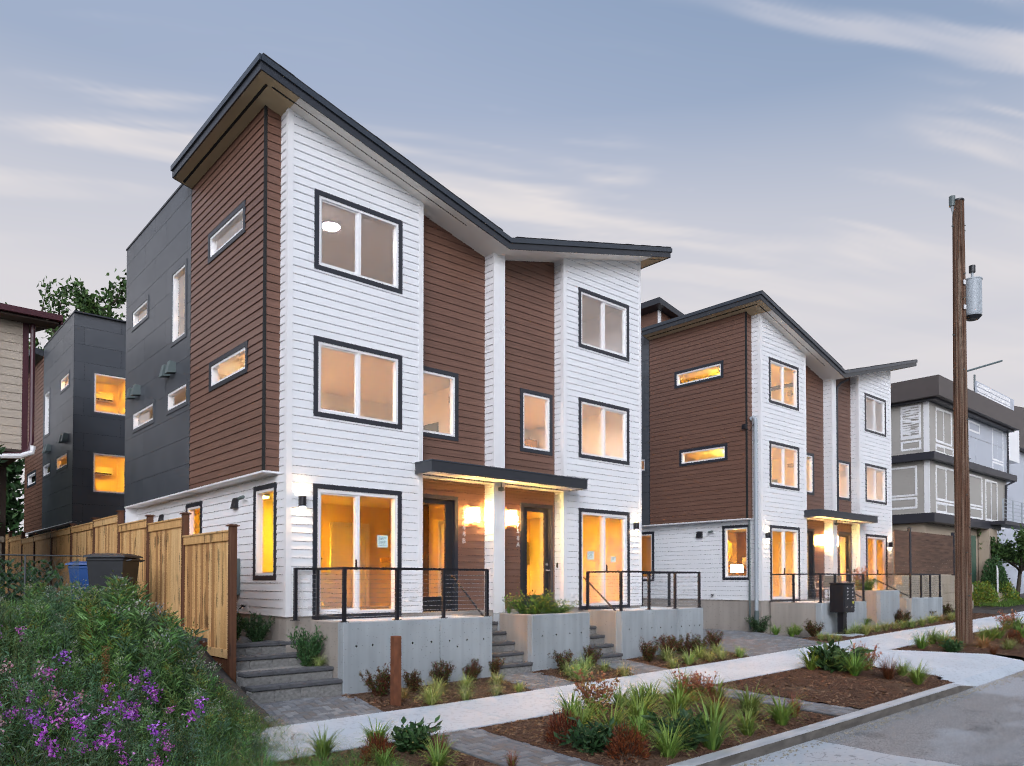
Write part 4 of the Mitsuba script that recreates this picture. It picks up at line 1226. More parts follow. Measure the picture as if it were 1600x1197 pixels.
# chain-link fence and bins
CL = thing('chain_link_fence', 'low wire mesh fence with a grey top rail, in the weeds before the cedar fence', 'fence')
cy = lambda x: 2.6 + .10 * (x + 6)
zz = lambda x: float(G(x, cy(x)) + hill(x, cy(x)))
put(CL, 'top_rail', tube([(-8.5, cy(-8.5), 1.13), (-2.65, cy(-2.65), 1.17)], .013, 8), 'wire_grey', 40)
for x in (-8.4, -6.4, -4.75, -3.55):
    put(CL, 'post', tube([(x, cy(x), zz(x) - .2), (x, cy(x), 1.165)], .016, 8), 'wire_grey', 40)
wires = []
for k in range(60):
    a = -8.4 + k * .11
    for s in (1, -1):
        xa, xb = (a, a + 1.1) if s > 0 else (a + 1.1, a)
        xa, xb = min(xa, -2.7), min(xb, -2.7)
        wires.append(tube([(xa, cy(xa) + .004 * s, -.1), (xb, cy(xb) + .004 * s, 1.12)], .0022, 3, cap=False))
put(CL, 'wire_mesh', cat(*wires), 'grey_metal', kind='stuff')


def bin_(label, x, y, w, d, h, mat, rz):
    t = thing('wheelie_bin', label, 'rubbish bin')
    z = float(G(x, y) + hill(x, y)) - .02
    c, s = math.cos(rz), math.sin(rz)
    def tf(m):
        v, f = m
        return np.column_stack([x + c * v[:, 0] - s * v[:, 1], y + s * v[:, 0] + c * v[:, 1], z + v[:, 2]]), f
    hb = lambda P: (lambda q: (np.asarray(q.vertices), np.asarray(q.faces)))(trimesh.convex.convex_hull(np.array(P)))
    body = hb([(a * w * k / 2, b * d * k / 2, zz_) for k, zz_ in ((.76, .06), (.95, h - .12)) for a in (-1, 1) for b in (-1, 1)])
    put(t, 'body', tf(body), mat)
    put(t, 'rim', tf(cbox(-w / 2, w / 2, -d / 2, d / 2, h - .14, h - .07, .02)), mat)
    lid = hb([(a * (w / 2 + .03), b * (d / 2 + .04), h - .065) for a in (-1, 1) for b in (-1, 1)] + [(a * (w / 2 + .02), b * (d / 2 + .02), h - .03) for a in (-1, 1) for b in (-1, 1)] + [(a * w * .36, b * d * .34, h + .01) for a in (-1, 1) for b in (-1, 1)])
    put(t, 'lid', tf(lid), mat)
    put(t, 'handle', tf(tube([(-w * .4, d / 2 + .02, h - .13), (-w * .4, d / 2 + .10, h - .11), (w * .4, d / 2 + .10, h - .11), (w * .4, d / 2 + .02, h - .13)], .016, 8)), mat, 40)
    for a in (-1, 1):
        put(t, 'wheel', tf(tube([(a * w * .42, d * .40, .12), (a * w * .36, d * .40, .12)], .12, 16)), 'vent_black', 40)


bin_('big black wheeled bin with its lid down, by the cedar fence', -2.2, 2.57, .62, .70, 1.14, 'plastic_black', -2.30)
bin_('blue recycling bin half behind the black bin', -2.22, 4.30, .56, .60, 1.02, 'rubber_blue', -2.2)

# ------------------------------------------------------------------ street furniture
t = thing('rusty_post', 'short square rust-brown steel post standing in the mulch before the left patio', 'post')
put(t, None, cbox(.615, .745, -2.62, -2.49, -1.5, -.17, .006), 'corten')

MB = thing('cluster_mailbox', 'black cluster mailbox on a pedestal beside the driveway pavement', 'mailbox')
mx0, mx1, my0, my1, mz0, mz1 = 16.70, 17.42, -2.36, -1.92, -.26, .60
put(MB, 'cabinet', cbox(mx0, mx1, my0, my1, mz0, mz1, .015), 'black_metal')
put(MB, 'roof_cap', cbox(mx0 - .02, mx1 + .02, my0 - .03, my1 + .02, mz1 + .001, mz1 + .05, .02), 'black_metal')
dw = (mx1 - mx0 - .06) / 2
for c in range(2):
    for r_ in range(4):
        x0 = mx0 + .025 + c * (dw + .01)
        z0 = mz1 - .06 - (r_ + 1) * .105
        d = put(MB, 'door', cbox(x0, x0 + dw, my0 - .016, my0 - .001, z0 + .004, z0 + .101, .003), 'door_dark')
        put(d, 'lock', tube([(x0 + dw - .05, my0 - .024, z0 + .05), (x0 + dw - .05, my0 - .0165, z0 + .05)], .012, 8), 'steel')
        put(d, 'number_plate', box(x0 + dw - .16, x0 + dw - .10, my0 - .018, my0 - .0162, z0 + .03, z0 + .065), 'plastic_white')
    x0 = mx0 + .025 + c * (dw + .01)
    d = put(MB, 'parcel_door', cbox(x0, x0 + dw, my0 - .016, my0 - .001, mz0 + .03, mz1 - .49, .003), 'door_dark')
    put(d, 'lock', tube([(x0 + dw * .45, my0 - .03, mz0 + .17), (x0 + dw * .45, my0 - .0165, mz0 + .17)], .02, 10), 'steel')
put(MB, 'yellow_sticker', box(mx1 - .19, mx1 - .07, my0 - .0185, my0 - .0163, mz0 + .27, mz0 + .345), 'sticker_yellow')
put(MB, 'pedestal', cbox(16.93, 17.16, -2.24, -2.04, -.98, mz0 - .001, .01), 'black_metal')
put(MB, 'base_slab', cbox(16.62, 17.5, -2.62, -1.9, -1.10, -.925, .01), 'concrete')

UP = thing('utility_pole', 'weathered brown wooden utility pole with a transformer, in the planting strip on the right', 'utility pole')
PX, PYC, PTOP = 17.50, -5.38, 11.40
pz = np.linspace(-1.3, PTOP, 40)
lean = (pz + 1.03) * -.0055
an = np.arange(28) * 2 * np.pi / 28
rad = np.interp(pz, [-1.3, PTOP], [.212, .145])
V = []
for z, r_, l in zip(pz, rad, lean):
    rr = r_ * (1 + .035 * np.sin(an * 3 + z * .4) + .02 * np.sin(an * 7 - z * .9))
    V.append(np.column_stack([PX + l + rr * np.cos(an), PYC + rr * np.sin(an), np.full(28, z)]))
V = np.vstack(V + [[[PX + lean[-1], PYC, PTOP]]])
Fp = []
for i in range(39):
    for j in range(28):
        k = (j + 1) % 28
        Fp += [[i * 28 + j, i * 28 + k, (i + 1) * 28 + k], [i * 28 + j, (i + 1) * 28 + k, (i + 1) * 28 + j]]
Fp += [[39 * 28 + j, 39 * 28 + (j + 1) % 28, len(V) - 1] for j in range(28)]
put(UP, 'shaft', (V, np.array(Fp)), 'pole_wood', 50)
tx, ty = 17.75, -5.62
TR = put(UP, 'transformer', tube([(tx, ty, 8.16), (tx, ty, 8.24), (tx, ty, 9.14), (tx, ty, 9.17)], [.19, .232, .232, .242], 28), 'galv', 40)
put(TR, 'base', tube([(tx, ty, 8.07), (tx, ty, 8.159)], [.15, .232], 28), 'plastic_black', 40)
put(TR, 'lid', tube([(tx, ty, 9.171), (tx, ty, 9.20), (tx, ty, 9.23)], [.252, .25, .12], 28), 'galv', 40)
put(TR, 'bushing', tube([(tx, ty, 9.22), (tx, ty, 9.44)], .035, 10), 'galv', 40)
put(TR, 'bushing_cap', tube([(tx, ty, 9.41), (tx, ty, 9.60)], .085, 12), 'plastic_black', 40)
put(TR, 'lug', cat(box(tx + .2, tx + .33, ty - .05, ty + .05, 9.0, 9.03), box(tx + .20, tx + .31, ty - .10, ty + .02, 8.72, 8.83)), 'plastic_black')
put(UP, 'transformer_bracket', cat(box(17.58, 17.70, -5.58, -5.44, 8.94, 9.02), box(17.58, 17.70, -5.58, -5.44, 8.36, 8.44)), 'grey_metal')
cx, cyy = 17.31, -5.27
FC = put(UP, 'cutout', tube([(cx, cyy, 11.28), (cx, cyy, 11.56)], .082, 12), 'grey_metal', 40)
put(FC, 'hanger', tube([(cx, cyy, 11.28), (cx + .04, cyy - .01, 11.10), (cx + .06, cyy - .02, 10.92)], [.05, .03, .02], 8), 'galv', 40)
put(UP, 'pole_cap', tube([(PX + lean[-1], PYC, PTOP + .004), (PX + lean[-1], PYC, PTOP + .05)], .158, 16), 'plastic_black', 40)
bolts = []
for z, a in ((11.1, -.4), (10.7, 2.6), (10.75, -.6), (10.6, -.6), (10.3, .1), (9.3, -2.0), (8.6, -2.2), (7.6, .3), (7.62, 2.6), (6.6, -2.4), (5.2, -2.0), (4.1, -1.8), (3.1, -2.3), (2.2, -1.9), (1.5, -2.4), (0.9, -1.9), (.3, -2.2)):
    r_ = np.interp(z, [-1.3, PTOP], [.212, .145])
    c = np.array([PX - .0055 * (z + 1) + r_ * math.cos(a), PYC + r_ * math.sin(a), z]); d = np.array([math.cos(a), math.sin(a), 0])
    bolts.append(tube([c - d * .02, c + d * .07], .014, 6))
put(UP, 'bolts', cat(*bolts), 'grey_metal', kind='stuff')
for z in (9.05, 8.35):
    put(UP, 'guide_plate', cbox(17.30, 17.40, -5.575, -5.535, z - .06, z + .06, .005), 'plastic_white')

# patio chairs at the further townhouse
def patio_chair(label, x, y, z, rz):
    t = thing('patio_chair', label, 'chair')
    c, s = math.cos(rz), math.sin(rz)
    tf = lambda m: (np.column_stack([x + c * m[0][:, 0] - s * m[0][:, 1], y + s * m[0][:, 0] + c * m[0][:, 1], z + m[0][:, 2]]), m[1])
    put(t, 'seat', tf(cbox(-.24, .24, -.24, .24, .40, .46, .02)), 'cushion')
    put(t, 'backrest', tf(cbox(-.25, .25, .22, .27, .47, .86, .02)), 'fabric_tan')
    for a in (-1, 1):
        for b in (-1, 1):
            put(t, 'leg', tf(tube([(a * .22, b * .22, .405), (a * .25, b * .26, 0)], .014, 6)), 'black_metal')
        put(t, 'armrest', tf(tube([(a * .26, .24, .66), (a * .27, -.2, .64), (a * .24, -.22, .44)], .014, 6)), 'cushion')


patio_chair('tan-backed patio chair with pale arms, left of the two behind the mailbox', 18.45, -.95, .02, 2.6)
patio_chair('pale patio chair nearest the steps on the patio behind the mailbox', 19.15, -1.25, .02, .9)

# ------------------------------------------------------------------ right-hand neighbours
MH = thing('modern_house', 'grey three-storey modern house with dark roof bands and green-tinted windows, right of the utility pole', 'house')
HX, HY, HE = 32.2, .72, 43.8
put(MH, 'wall', cat(box(HX, HE, HY, 12, 6.75, 9.3)), 'grey_siding')
put(MH, 'wall', cat(box(HX + .02, HE, HY + .02, 12, 3.9, 6.4)), 'grey_siding')
put(MH, 'wall', box(HX + .05, HE - 4, HY + .25, 12, -1.0, 3.45), 'stucco')
for z0, z1 in ((6.75, 9.25), (3.9, 6.4)):
    sd = [left(HX - .001)(lap(rect(HY, z, 6, z + .139), z + .14, .14, .02)) for z in np.arange(z0, z1 - .14, .14)]
    put(MH, 'side_boards', cat(*sd), 'grey_siding', kind='stuff')
for a, b, z in ((35.6, 38.5, 6.76), (38.53, 43.75, 6.76)):
    put(MH, 'front_panel', box(a, b, HY - .03, HY - .002, z, 8.2), 'grey_blue_panel')
    put(MH, 'front_panel', box(a, b, HY - .03, HY - .002, 8.23, 9.25), 'grey_blue_panel')
put(MH, 'front_boards', box(HX, 35.57, HY - .025, HY - .002, 6.76, 9.25), 'grey_siding')
put(MH, 'front_boards', box(HX, 40.9, HY - .015, HY + .017, 3.92, 6.4), 'grey_siding')
put(MH, 'roof_band', box(HX - .55, HE + .2, HY - .65, 12.2, 9.28, 10.22), 'taupe_band')
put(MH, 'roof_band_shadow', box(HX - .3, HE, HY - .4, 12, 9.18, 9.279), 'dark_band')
put(MH, 'floor_band', box(HX - .35, HE + .6, HY - .35, 12.1, 6.40, 6.745), 'dark_band')
put(MH, 'floor_band', box(HX - .25, 41.6, HY - .30, 12.1, 3.46, 3.895), 'dark_band')
put(MH, 'deck_parapet', cat(box(37.9, 44.2, HY - .3, HY - .22, 10.23, 11.1), box(44.12, 44.2, HY - .22, 5, 10.23, 11.1)), 'grey_blue_panel')
for k in range(3):
    put(MH, 'deck_board', box(38.0, 43.4, HY - .325, HY - .302, 10.35 + .24 * k, 10.54 + .24 * k), 'white_trim')
put(MH, 'deck_mast', cat(tube([(38.6, HY, 10.3), (38.6, HY, 11.6)], .05, 8), tube([(36.6, HY + .3, 11.3), (40.3, HY - .8, 12.5)], .05, 8)), 'grey_metal')
fl, ff = left(HX - .02), front(HY - .03)
W = lambda fr, q, lab, kind='fixed', vin=.09: window(MH, fr, q, kind, trim=.005, vin=vin, deep=.02, label=lab, glass='glass_dark')
bl = W(fl, (1.05, 7.50, 1.98, 9.10), 'window with a crumpled white blind, top floor side')
rb = np.random.RandomState(9)
sl = []
for z in np.arange(7.60, 9.0, .115):
    for h in (0, 1):
        y0 = 1.14 + h * .375
        sl.append(fl(prism(Polygon([(y0, z + .03 * rb.randn()), (y0 + .37, z + .03 * rb.randn()), (y0 + .37, z + .075 + .02 * rb.randn()), (y0, z + .075 + .02 * rb.randn())]).buffer(0), .0, .015 + .03 * rb.rand())))
put(bl, 'blind_slats', cat(*sl), 'white_trim', kind='stuff')
W(fl, (1.05, 6.95, 1.98, 7.42), 'low window under the crumpled blind')
W(fl, (1.25, 4.75, 4.4, 6.2), 'big green side window on the middle floor')
W(fl, (1.25, 4.15, 4.4, 4.70), 'low side window on the middle floor')
W(ff, (33.0, 7.35, 35.1, 9.05), 'corner window of the top floor', 'slider')
W(ff, (32.95, 6.82, 35.3, 7.28), 'low corner window of the top floor', 'slider')
W(ff, (37.5, 8.50, 39.2, 9.05), 'small high window of the top floor')
a = W(ff, (41.2, 7.35, 43.1, 9.2), 'paired narrow windows of the top floor', 'slider')
W(ff, (41.2, 6.80, 43.1, 7.3), 'low window under the narrow pair')
W(ff, (32.95, 4.55, 35.65, 6.25), 'left green window of the middle floor', 'slider')
W(ff, (32.95, 3.95, 35.65, 4.5), 'low left window of the middle floor', 'slider')
W(ff, (36.3, 4.6, 39.5, 6.25), 'right green window of the middle floor')
W(ff, (36.3, 3.95, 39.5, 4.55), 'low right window of the middle floor')
W(ff, (40.0, 3.95, 42.0, 6.2), 'balcony door of the middle floor', 'slider')
put(MH, 'downpipe', cat(tube([(HE - .1, HY - .1, 9.2), (HE - .1, HY - .1, 6.75)], .05, 8), tube([(44.1, HY - .3, 6.4), (43.3, HY - .1, 6.1), (43.1, HY - .1, 3.9)], .06, 8)), 'dark_band')
put(MH, 'corner_board', cat(box(HX - .03, HX - .002, HY - .03, HY + .22, 6.76, 9.2), box(HX - .03, HX - .002, HY - .03, HY + .22, 3.91, 6.39)), 'white_trim')
b = fresh(f'{MH}__balcony_railing')
for x in (39.9, 41.6, 43.2, 44.9, 46.5):
    put(b, 'baluster', box(x, x + .06, HY - .9, HY - .84, 3.9, 5.05), 'galv')
for z in np.arange(4.05, 5.06, .2):
    put(b, 'rail', box(39.9, 46.6, HY - .89, HY - .86, z, z + .03), 'galv')
put(MH, 'balcony', box(39.8, 47.0, HY - 1.0, HY - .05, 3.70, 3.885), 'dark_band')
put(MH, 'porch_pillar', box(39.55, 40.9, HY - .3, HY + .2, -.6, 3.5), 'stucco')
put(MH, 'front_door', box(37.9, 39.0, HY + .15, HY + .24, .5, 3.1), 'glass_dark')
put(MH, 'porch_steps', cat(box(37.6, 39.4, HY - .6, HY + .2, -.6, .5), box(37.6, 39.4, HY - .9, HY - .61, -.6, .3), box(37.6, 39.4, HY - 1.2, HY - .91, -.6, .1)), 'block_wall')
put(MH, 'porch_rail', cat(tube([(37.7, HY - 1.2, 1.3), (39.3, HY - .7, 1.5)], .04, 6), tube([(37.7, HY - 1.2, .1), (37.7, HY - 1.2, 1.3)], .04, 6)), 'white_trim')

MH2 = thing('modern_house', 'pale panelled house with a dark roof, at the right edge beyond the grey house', 'house')
put(MH2, 'wall', box(45.0, 60, 2.5, 14, -1, 9.4), 'grey_blue_panel')
for k in range(6):
    put(MH2, 'wall_panel', box(44.96, 44.999, 2.5 + (k % 2) * .02, 6, .1 + 1.5 * k, 1.58 + 1.5 * k), 'grey_blue_panel')
    put(MH2, 'front_panel', box(45.0, 52, 2.46, 2.499, .1 + 1.5 * k, 1.58 + 1.5 * k), 'grey_blue_panel')
put(MH2, 'roof', cat(front(2.0)(prism(Polygon([(44.4, 9.42), (61, 9.42), (61, 13), (46.3, 11.6)]), -11, 0))), 'taupe_band')
put(MH2, 'corner_trim', box(46.9, 47.1, 2.40, 2.455, -.5, 9.35), 'dark_band')
put(MH2, 'bay', cat(box(47.4, 50, 1.7, 2.45, 8.2, 10.4)), 'white_trim')
for z in (7.0, 4.0):
    w = window(MH2, front(2.44), (47.6, z, 49.6, z + 1.8), 'fixed', trim=.005, vin=.08, deep=.02, glass='glass_dark')

BW = thing('block_wall', 'tan concrete block wall with dark planks above it, before the grey house', 'wall')
by = -1.0
for i, z in enumerate((-.55, -.18, .19, .56)):
    for j, x in enumerate(np.arange(23.6 + (i % 2) * .6, 31.0, 1.2)):
        put(BW, 'block', cbox(x + .006, x + 1.194, by - .15 + .008 * rb.rand(), by + .15, z, z + .362, .012), 'block_wall')
PF = thing('plank_fence', 'fence of dark horizontal reclaimed planks between black posts, on top of the block wall', 'fence')
for i in range(11):
    z = .98 + .152 * i
    for a, b in ((23.8, 25.15), (25.35, 29.9)):
        put(PF, 'plank', cbox(a, b + (.0 if i % 3 else -.02), by - .04 + .012 * rb.rand(), by + .01, z, z + .148, .004), 'rustic_wood')
for x in (25.25, 29.98):
    put(PF, 'post', cbox(x - .06, x + .06, by - .06, by + .06, .935, 2.80, .006), 'dark_band')
M['sticker_yellow'] = flat((.45, .42, .05), .6)

# ------------------------------------------------------------------ plants
def rgb(*c): return np.array(c, float)


def blades(n, r, L, W, lean, droop, cols, base_r=.05, seg=3, up=.0, tip=None):
    """n grass blades from around the origin: each an arching strip that narrows to a point."""
    az = r.rand(n) * 2 * np.pi
    L = L * (.65 + .55 * r.rand(n)); le = lean * (.25 + .95 * r.rand(n)); W = W * (.7 + .6 * r.rand(n))
    b = np.stack([np.cos(az), np.sin(az)], 1) * (base_r * np.sqrt(r.rand(n)))[:, None]
    t = np.linspace(0, 1, seg + 1)
    ang = le[:, None] + droop * (.6 + .8 * r.rand(n))[:, None] * t[None] ** 1.5
    ds = L[:, None] / seg
    hx = np.concatenate([np.zeros((n, 1)), np.cumsum(np.sin(ang[:, 1:]) * ds, 1)], 1)
    hz = np.concatenate([np.zeros((n, 1)), np.cumsum(np.cos(ang[:, 1:]) * ds, 1)], 1)
    d = np.stack([np.cos(az), np.sin(az)], 1); s = np.stack([-np.sin(az), np.cos(az)], 1)
    wd = W[:, None] * (1 - t[None] ** 1.6) * .5 + .0006
    c = b[:, None] + d[:, None] * hx[..., None]
    l = np.concatenate([c - s[:, None] * wd[..., None], hz[..., None] + up], 2)
    q = np.concatenate([c + s[:, None] * wd[..., None], hz[..., None] + up], 2)
    V = np.stack([l, q], 2).reshape(-1, 3)
    m = 2 * (seg + 1)
    k = np.arange(n)[:, None, None] * m
    f = np.concatenate([np.array([[2 * i, 2 * i + 1, 2 * i + 3], [2 * i, 2 * i + 3, 2 * i + 2]]) for i in range(seg)])[None]
    F = (k + f).reshape(-1, 3)
    ci = cols[r.randint(len(cols), size=n)] * (.75 + .5 * r.rand(n))[:, None]
    col = np.repeat(ci, m, 0)
    if tip is not None:
        tt = np.tile(np.repeat(t, 2), n)[:, None] ** 1.5
        col = col * (1 - tt) + np.asarray(tip) * tt
    return V, F, col


def leaves(P, N, r, L, W, cols, fold=.25, jit=.25):
    """Pointed leaves at the points P, growing along the directions N: two folded triangles a side."""
    n = len(P)
    N = N + r.randn(n, 3) * jit; N /= np.linalg.norm(N, axis=1, keepdims=True) + 1e-9
    a = np.cross(N, r.randn(n, 3)); a /= np.linalg.norm(a, axis=1, keepdims=True) + 1e-9
    u = np.cross(N, a)
    L = L * (.6 + .7 * r.rand(n))[:, None]; W = W * (.6 + .7 * r.rand(n))[:, None]
    V = np.stack([P, P + N * L * .5 + a * W * .5 + u * W * fold, P + N * L, P + N * L * .5 - a * W * .5 + u * W * fold], 1).reshape(-1, 3)
    k = np.arange(n)[:, None] * 4
    F = np.vstack([k + np.array([[0, 1, 2]]), k + np.array([[0, 2, 3]])])
    col = np.repeat(cols[r.randint(len(cols), size=n)] * (.7 + .6 * r.rand(n))[:, None], 4, 0)
    return V, F, col


def join(*parts):
    vs, fs, cs, n = [], [], [], 0
    for v, f, c in parts:
        vs.append(v); fs.append(f + n); cs.append(c); n += len(v)
    return np.vstack(vs), np.vstack(fs), np.vstack(cs)


def stems(r, n, h, spread, col, w=.005, base_r=.03):
    """Thin stems fanning out from the ground: returns the mesh and the points and directions along them."""
    pts, dirs, out = [], [], []
    for i in range(n):
        az = r.rand() * 6.283; le = spread * (.2 + .9 * r.rand()); H = h * (.6 + .5 * r.rand())
        b = np.array([math.cos(az) * base_r * r.rand(), math.sin(az) * base_r * r.rand(), 0])
        d = np.array([math.cos(az) * math.sin(le), math.sin(az) * math.sin(le), math.cos(le)])
        path = [b, b + d * H * .5 + r.randn(3) * .01, b + d * H + np.array([0, 0, .04 * H])]
        v, f = tube(path, [w, w * .7, w * .3], 4, cap=False)
        out.append((v, f, np.tile(col, (len(v), 1))))
        for t in np.linspace(.15, 1, 12):
            p = path[0] * (1 - t) ** 2 + 2 * t * (1 - t) * path[1] + t * t * path[2]
            pts.append(p); dirs.append(d)
    return join(*out), np.array(pts), np.array(dirs)


PALE = np.array([[.30, .36, .085], [.36, .40, .13], [.20, .28, .06], [.42, .44, .19]])
GREEN = np.array([[.10, .20, .030], [.15, .26, .038], [.065, .14, .025], [.19, .31, .055]])
DEEP = np.array([[.030, .078, .024], [.04, .10, .03], [.024, .062, .02], [.06, .12, .04]])
BROWN = np.array([[.085, .032, .016], [.12, .05, .022], [.06, .035, .014], [.10, .065, .02]])
RUST = np.array([[.15, .038, .014], [.11, .028, .012], [.19, .055, .018], [.085, .03, .012]])
RED = np.array([[.17, .035, .025], [.22, .05, .03], [.12, .035, .02], [.10, .05, .02]])
ORANGE = np.array([[.36, .12, .055], [.42, .19, .10], [.28, .085, .04], [.30, .17, .06]])
LIME = np.array([[.27, .27, .03], [.34, .30, .045], [.19, .22, .03]])
TAN = np.array([[.40, .24, .08], [.48, .32, .13], [.34, .19, .06]])


def make(kind, seed):
    r = np.random.RandomState(seed)
    if kind == 'pale_tuft': return blades(200, r, .36, .013, .70, 1.1, PALE, .05, 3)
    if kind == 'grass_tuft': return blades(125, r, .46, .022, .62, 1.05, GREEN, .055, 4, tip=(.24, .32, .07))
    if kind == 'rust_grass': return join(blades(150, r, .40, .008, .75, .8, RUST, .06, 3, tip=(.24, .08, .03)), blades(60, r, .34, .008, .7, .8, BROWN, .05, 3))
    if kind == 'rust_dome':
        n = 900
        d = r.randn(n, 3); d[:, 2] = np.abs(d[:, 2]); d /= np.linalg.norm(d, axis=1, keepdims=True)
        P = d * np.array([.22, .22, .27]) * (.55 + .45 * r.rand(n))[:, None]
        return leaves(P, d + [0, 0, .4], r, .075, .012, RUST, .1, .35)
    if kind == 'tan_dome': return join(blades(260, r, .26, .006, 1.0, .9, TAN, .06, 3), blades(50, r, .26, .006, .9, .9, PALE, .05, 3))
    if kind == 'brown_shrub':
        s, p, d = stems(r, 26, .42, .62, rgb(.06, .03, .02))
        q = np.repeat(np.arange(len(p)), 3)
        up_ = (p[q, 2] > .16)
        return join(s, leaves(p[q] + r.randn(len(q), 3) * .018, d[q] + [0, 0, .2], r, .05, .018, BROWN, .2, .7), leaves(p[q] + r.randn(len(q), 3) * .018, d[q], r, .045, .016, np.vstack([GREEN * .45, RED * .7]), .2, .7))
    if kind == 'broadleaf':
        s, p, d = stems(r, 18, .30, .75, rgb(.05, .06, .03))
        q = np.repeat(np.arange(len(p)), 2)
        return join(s, leaves(p[q] + r.randn(len(q), 3) * .03, d[q] + [0, 0, .1], r, .11, .042, DEEP, .18, .75))
    if kind == 'evergreen':
        s, p, d = stems(r, 34, .50, .55, rgb(.05, .05, .02), base_r=.08)
        q = np.repeat(np.arange(len(p)), 4)
        return join(s, leaves(p[q] + r.randn(len(q), 3) * .022, d[q] + [0, 0, .3], r, .062, .022, DEEP, .2, .8))
    if kind == 'orange_shrub':
        s, p, d = stems(r, 22, .62, .48, rgb(.14, .07, .03), base_r=.05)
        q = np.repeat(np.arange(len(p)), 3)
        hi = p[q, 2] > .34
        a, b = q[hi], q[~hi]
        return join(s, leaves(p[a] + r.randn(len(a), 3) * .025, d[a], r, .065, .034, ORANGE, .2, .9), leaves(p[b] + r.randn(len(b), 3) * .025, d[b], r, .06, .026, np.vstack([LIME, GREEN, ORANGE]), .2, .9))
    if kind == 'red_grass': return join(blades(130, r, .34, .010, .6, .7, RED, .05, 3, tip=(.30, .10, .06)), blades(40, r, .30, .010, .5, .7, GREEN, .05, 3))
    if kind == 'flower_shrub':
        s, p, d = stems(r, 30, .45, .8, rgb(.07, .08, .03), base_r=.10)
        q = np.repeat(np.arange(len(p)), 4)
        fl = p[q, 2] > .26
        return join(s, leaves(p[q] + r.randn(len(q), 3) * .03, d[q] + [0, 0, .2], r, .055, .02, np.vstack([GREEN, DEEP]), .2, .8), leaves(p[q[fl]][::2] + r.randn(len(p[q[fl]][::2]), 3) * .04 + [0, 0, .03], d[q[fl]][::2], r, .035, .022, LIME * 1.1, .2, .9), blades(90, r, .34, .012, .9, .9, GREEN, .18, 3))
    raise KeyError(kind)


PLANT = {'pale_tuft': ('pale_grass', 'ornamental grass'), 'grass_tuft': ('grass_tuft', 'ornamental grass'), 'rust_grass': ('rust_grass', 'ornamental grass'), 'rust_dome': ('rust_sedge', 'ornamental grass'),
         'tan_dome': ('tan_grass', 'ornamental grass'), 'brown_shrub': ('brown_shrub', 'shrub'), 'broadleaf': ('leafy_plant', 'plant'), 'evergreen': ('evergreen_shrub', 'shrub'), 'orange_shrub': ('orange_shrub', 'shrub'),
         'red_grass': ('red_grass', 'ornamental grass'), 'flower_shrub': ('flowering_shrub', 'shrub')}
_cache = {}
_n = [0]


def plant(kind, px, py, h, label, group=None, xyz=None, wide=1.0):
    """A plant whose foot stands at the ground point seen at (px, py) in the photograph, h metres tall."""
    _n[0] += 1
    var = _n[0] % 4
    if (kind, var) not in _cache:
        v, f, c = make(kind, 100 + 7 * var + len(kind))
        rad = np.quantile(np.hypot(v[:, 0], v[:, 1]), .80 if kind in ('grass_tuft', 'pale_tuft', 'rust_grass', 'tan_dome') else .93)
        ratio = {'pale_tuft': .66, 'grass_tuft': .64, 'rust_grass': .58, 'rust_dome': .60, 'tan_dome': .72, 'brown_shrub': .50, 'broadleaf': .72, 'evergreen': .55, 'orange_shrub': .46, 'red_grass': .5, 'flower_shrub': .75}[kind]
        _cache[(kind, var)] = (v / [rad / ratio, rad / ratio, np.quantile(v[:, 2], .985)], f, c)
    v, f, c = _cache[(kind, var)]
    x, y, z = unproject(px, py) if xyz is None else xyz
    r = np.random.RandomState(_n[0])
    a = r.rand() * 6.283
    h = h * {'grass_tuft': .86, 'pale_tuft': .90}.get(kind, 1.0)
    s = h * np.array([wide * (.92 + .16 * r.rand()), wide * (.92 + .16 * r.rand()), 1.0])
    w = v * s
    w = np.column_stack([w[:, 0] * math.cos(a) - w[:, 1] * math.sin(a), w[:, 0] * math.sin(a) + w[:, 1] * math.cos(a), w[:, 2]])
    nm, ct = PLANT[kind]
    t = thing(nm, label, ct, group)
    tint = .88 + .24 * r.rand(3) * np.array([1, .8, .9])
    put(t, None, (w + [x, y, z - .02], f), 'leaf', color=np.clip(c * tint, 0, 1))
    return t


ORD = ['leftmost', 'second from left', 'third from left', 'fourth from left', 'fifth from left', 'sixth from left', 'seventh from left']
ORDS = {2: ['the left one', 'the right one'], 3: ['leftmost', 'middle one', 'rightmost']}


def many(kind, pts, label, group):
    for i, p in enumerate(sorted(pts)):
        plant(kind, p[0], p[1], p[2], label + ', ' + ORDS.get(len(pts), ORD)[i], group, wide=p[3] if len(p) > 3 else 1.0)


# the bed before the left patio of the nearer townhouse
plant('brown_shrub', 595, 1088, .47, 'dark green-red shrub between the stone steps and the rusty post')
plant('brown_shrub', 643.8, 1081, .37, 'brown shrub just right of the rusty post')
plant('tan_dome', 630, 1090, .22, 'small straw-coloured tuft at the foot of the rusty post')
many('pale_tuft', [(673, 1100, .40), (683, 1086, .36)], 'pale striped grass tuft of the pair right of the rusty post', 'pair of pale grass tufts right of the rusty post')
plant('brown_shrub', 690.6, 1074, .46, 'red-brown shrub against the left patio wall, above the pair of pale tufts')
plant('pale_tuft', 728, 1076, .33, 'green grass tuft before the seam of the left patio wall')
plant('brown_shrub', 737, 1062, .38, 'brown shrub leaning on the right half of the left patio wall')
plant('pale_tuft', 726.6, 1093, .29, 'pale grass tuft by the pavement, middle of the bed before the left patio')
plant('brown_shrub', 773, 1056, .36, 'brown shrub at the right corner of the left patio wall')
plant('pale_tuft', 777, 1070, .33, 'green tuft below the shrub at the right corner of the left patio wall')
plant('pale_tuft', 775, 1086, .28, 'pale grass tuft by the left entry walk, near the pavement')
plant('pale_tuft', 811, 1080, .22, 'low pale tuft at the edge of the left entry walk')
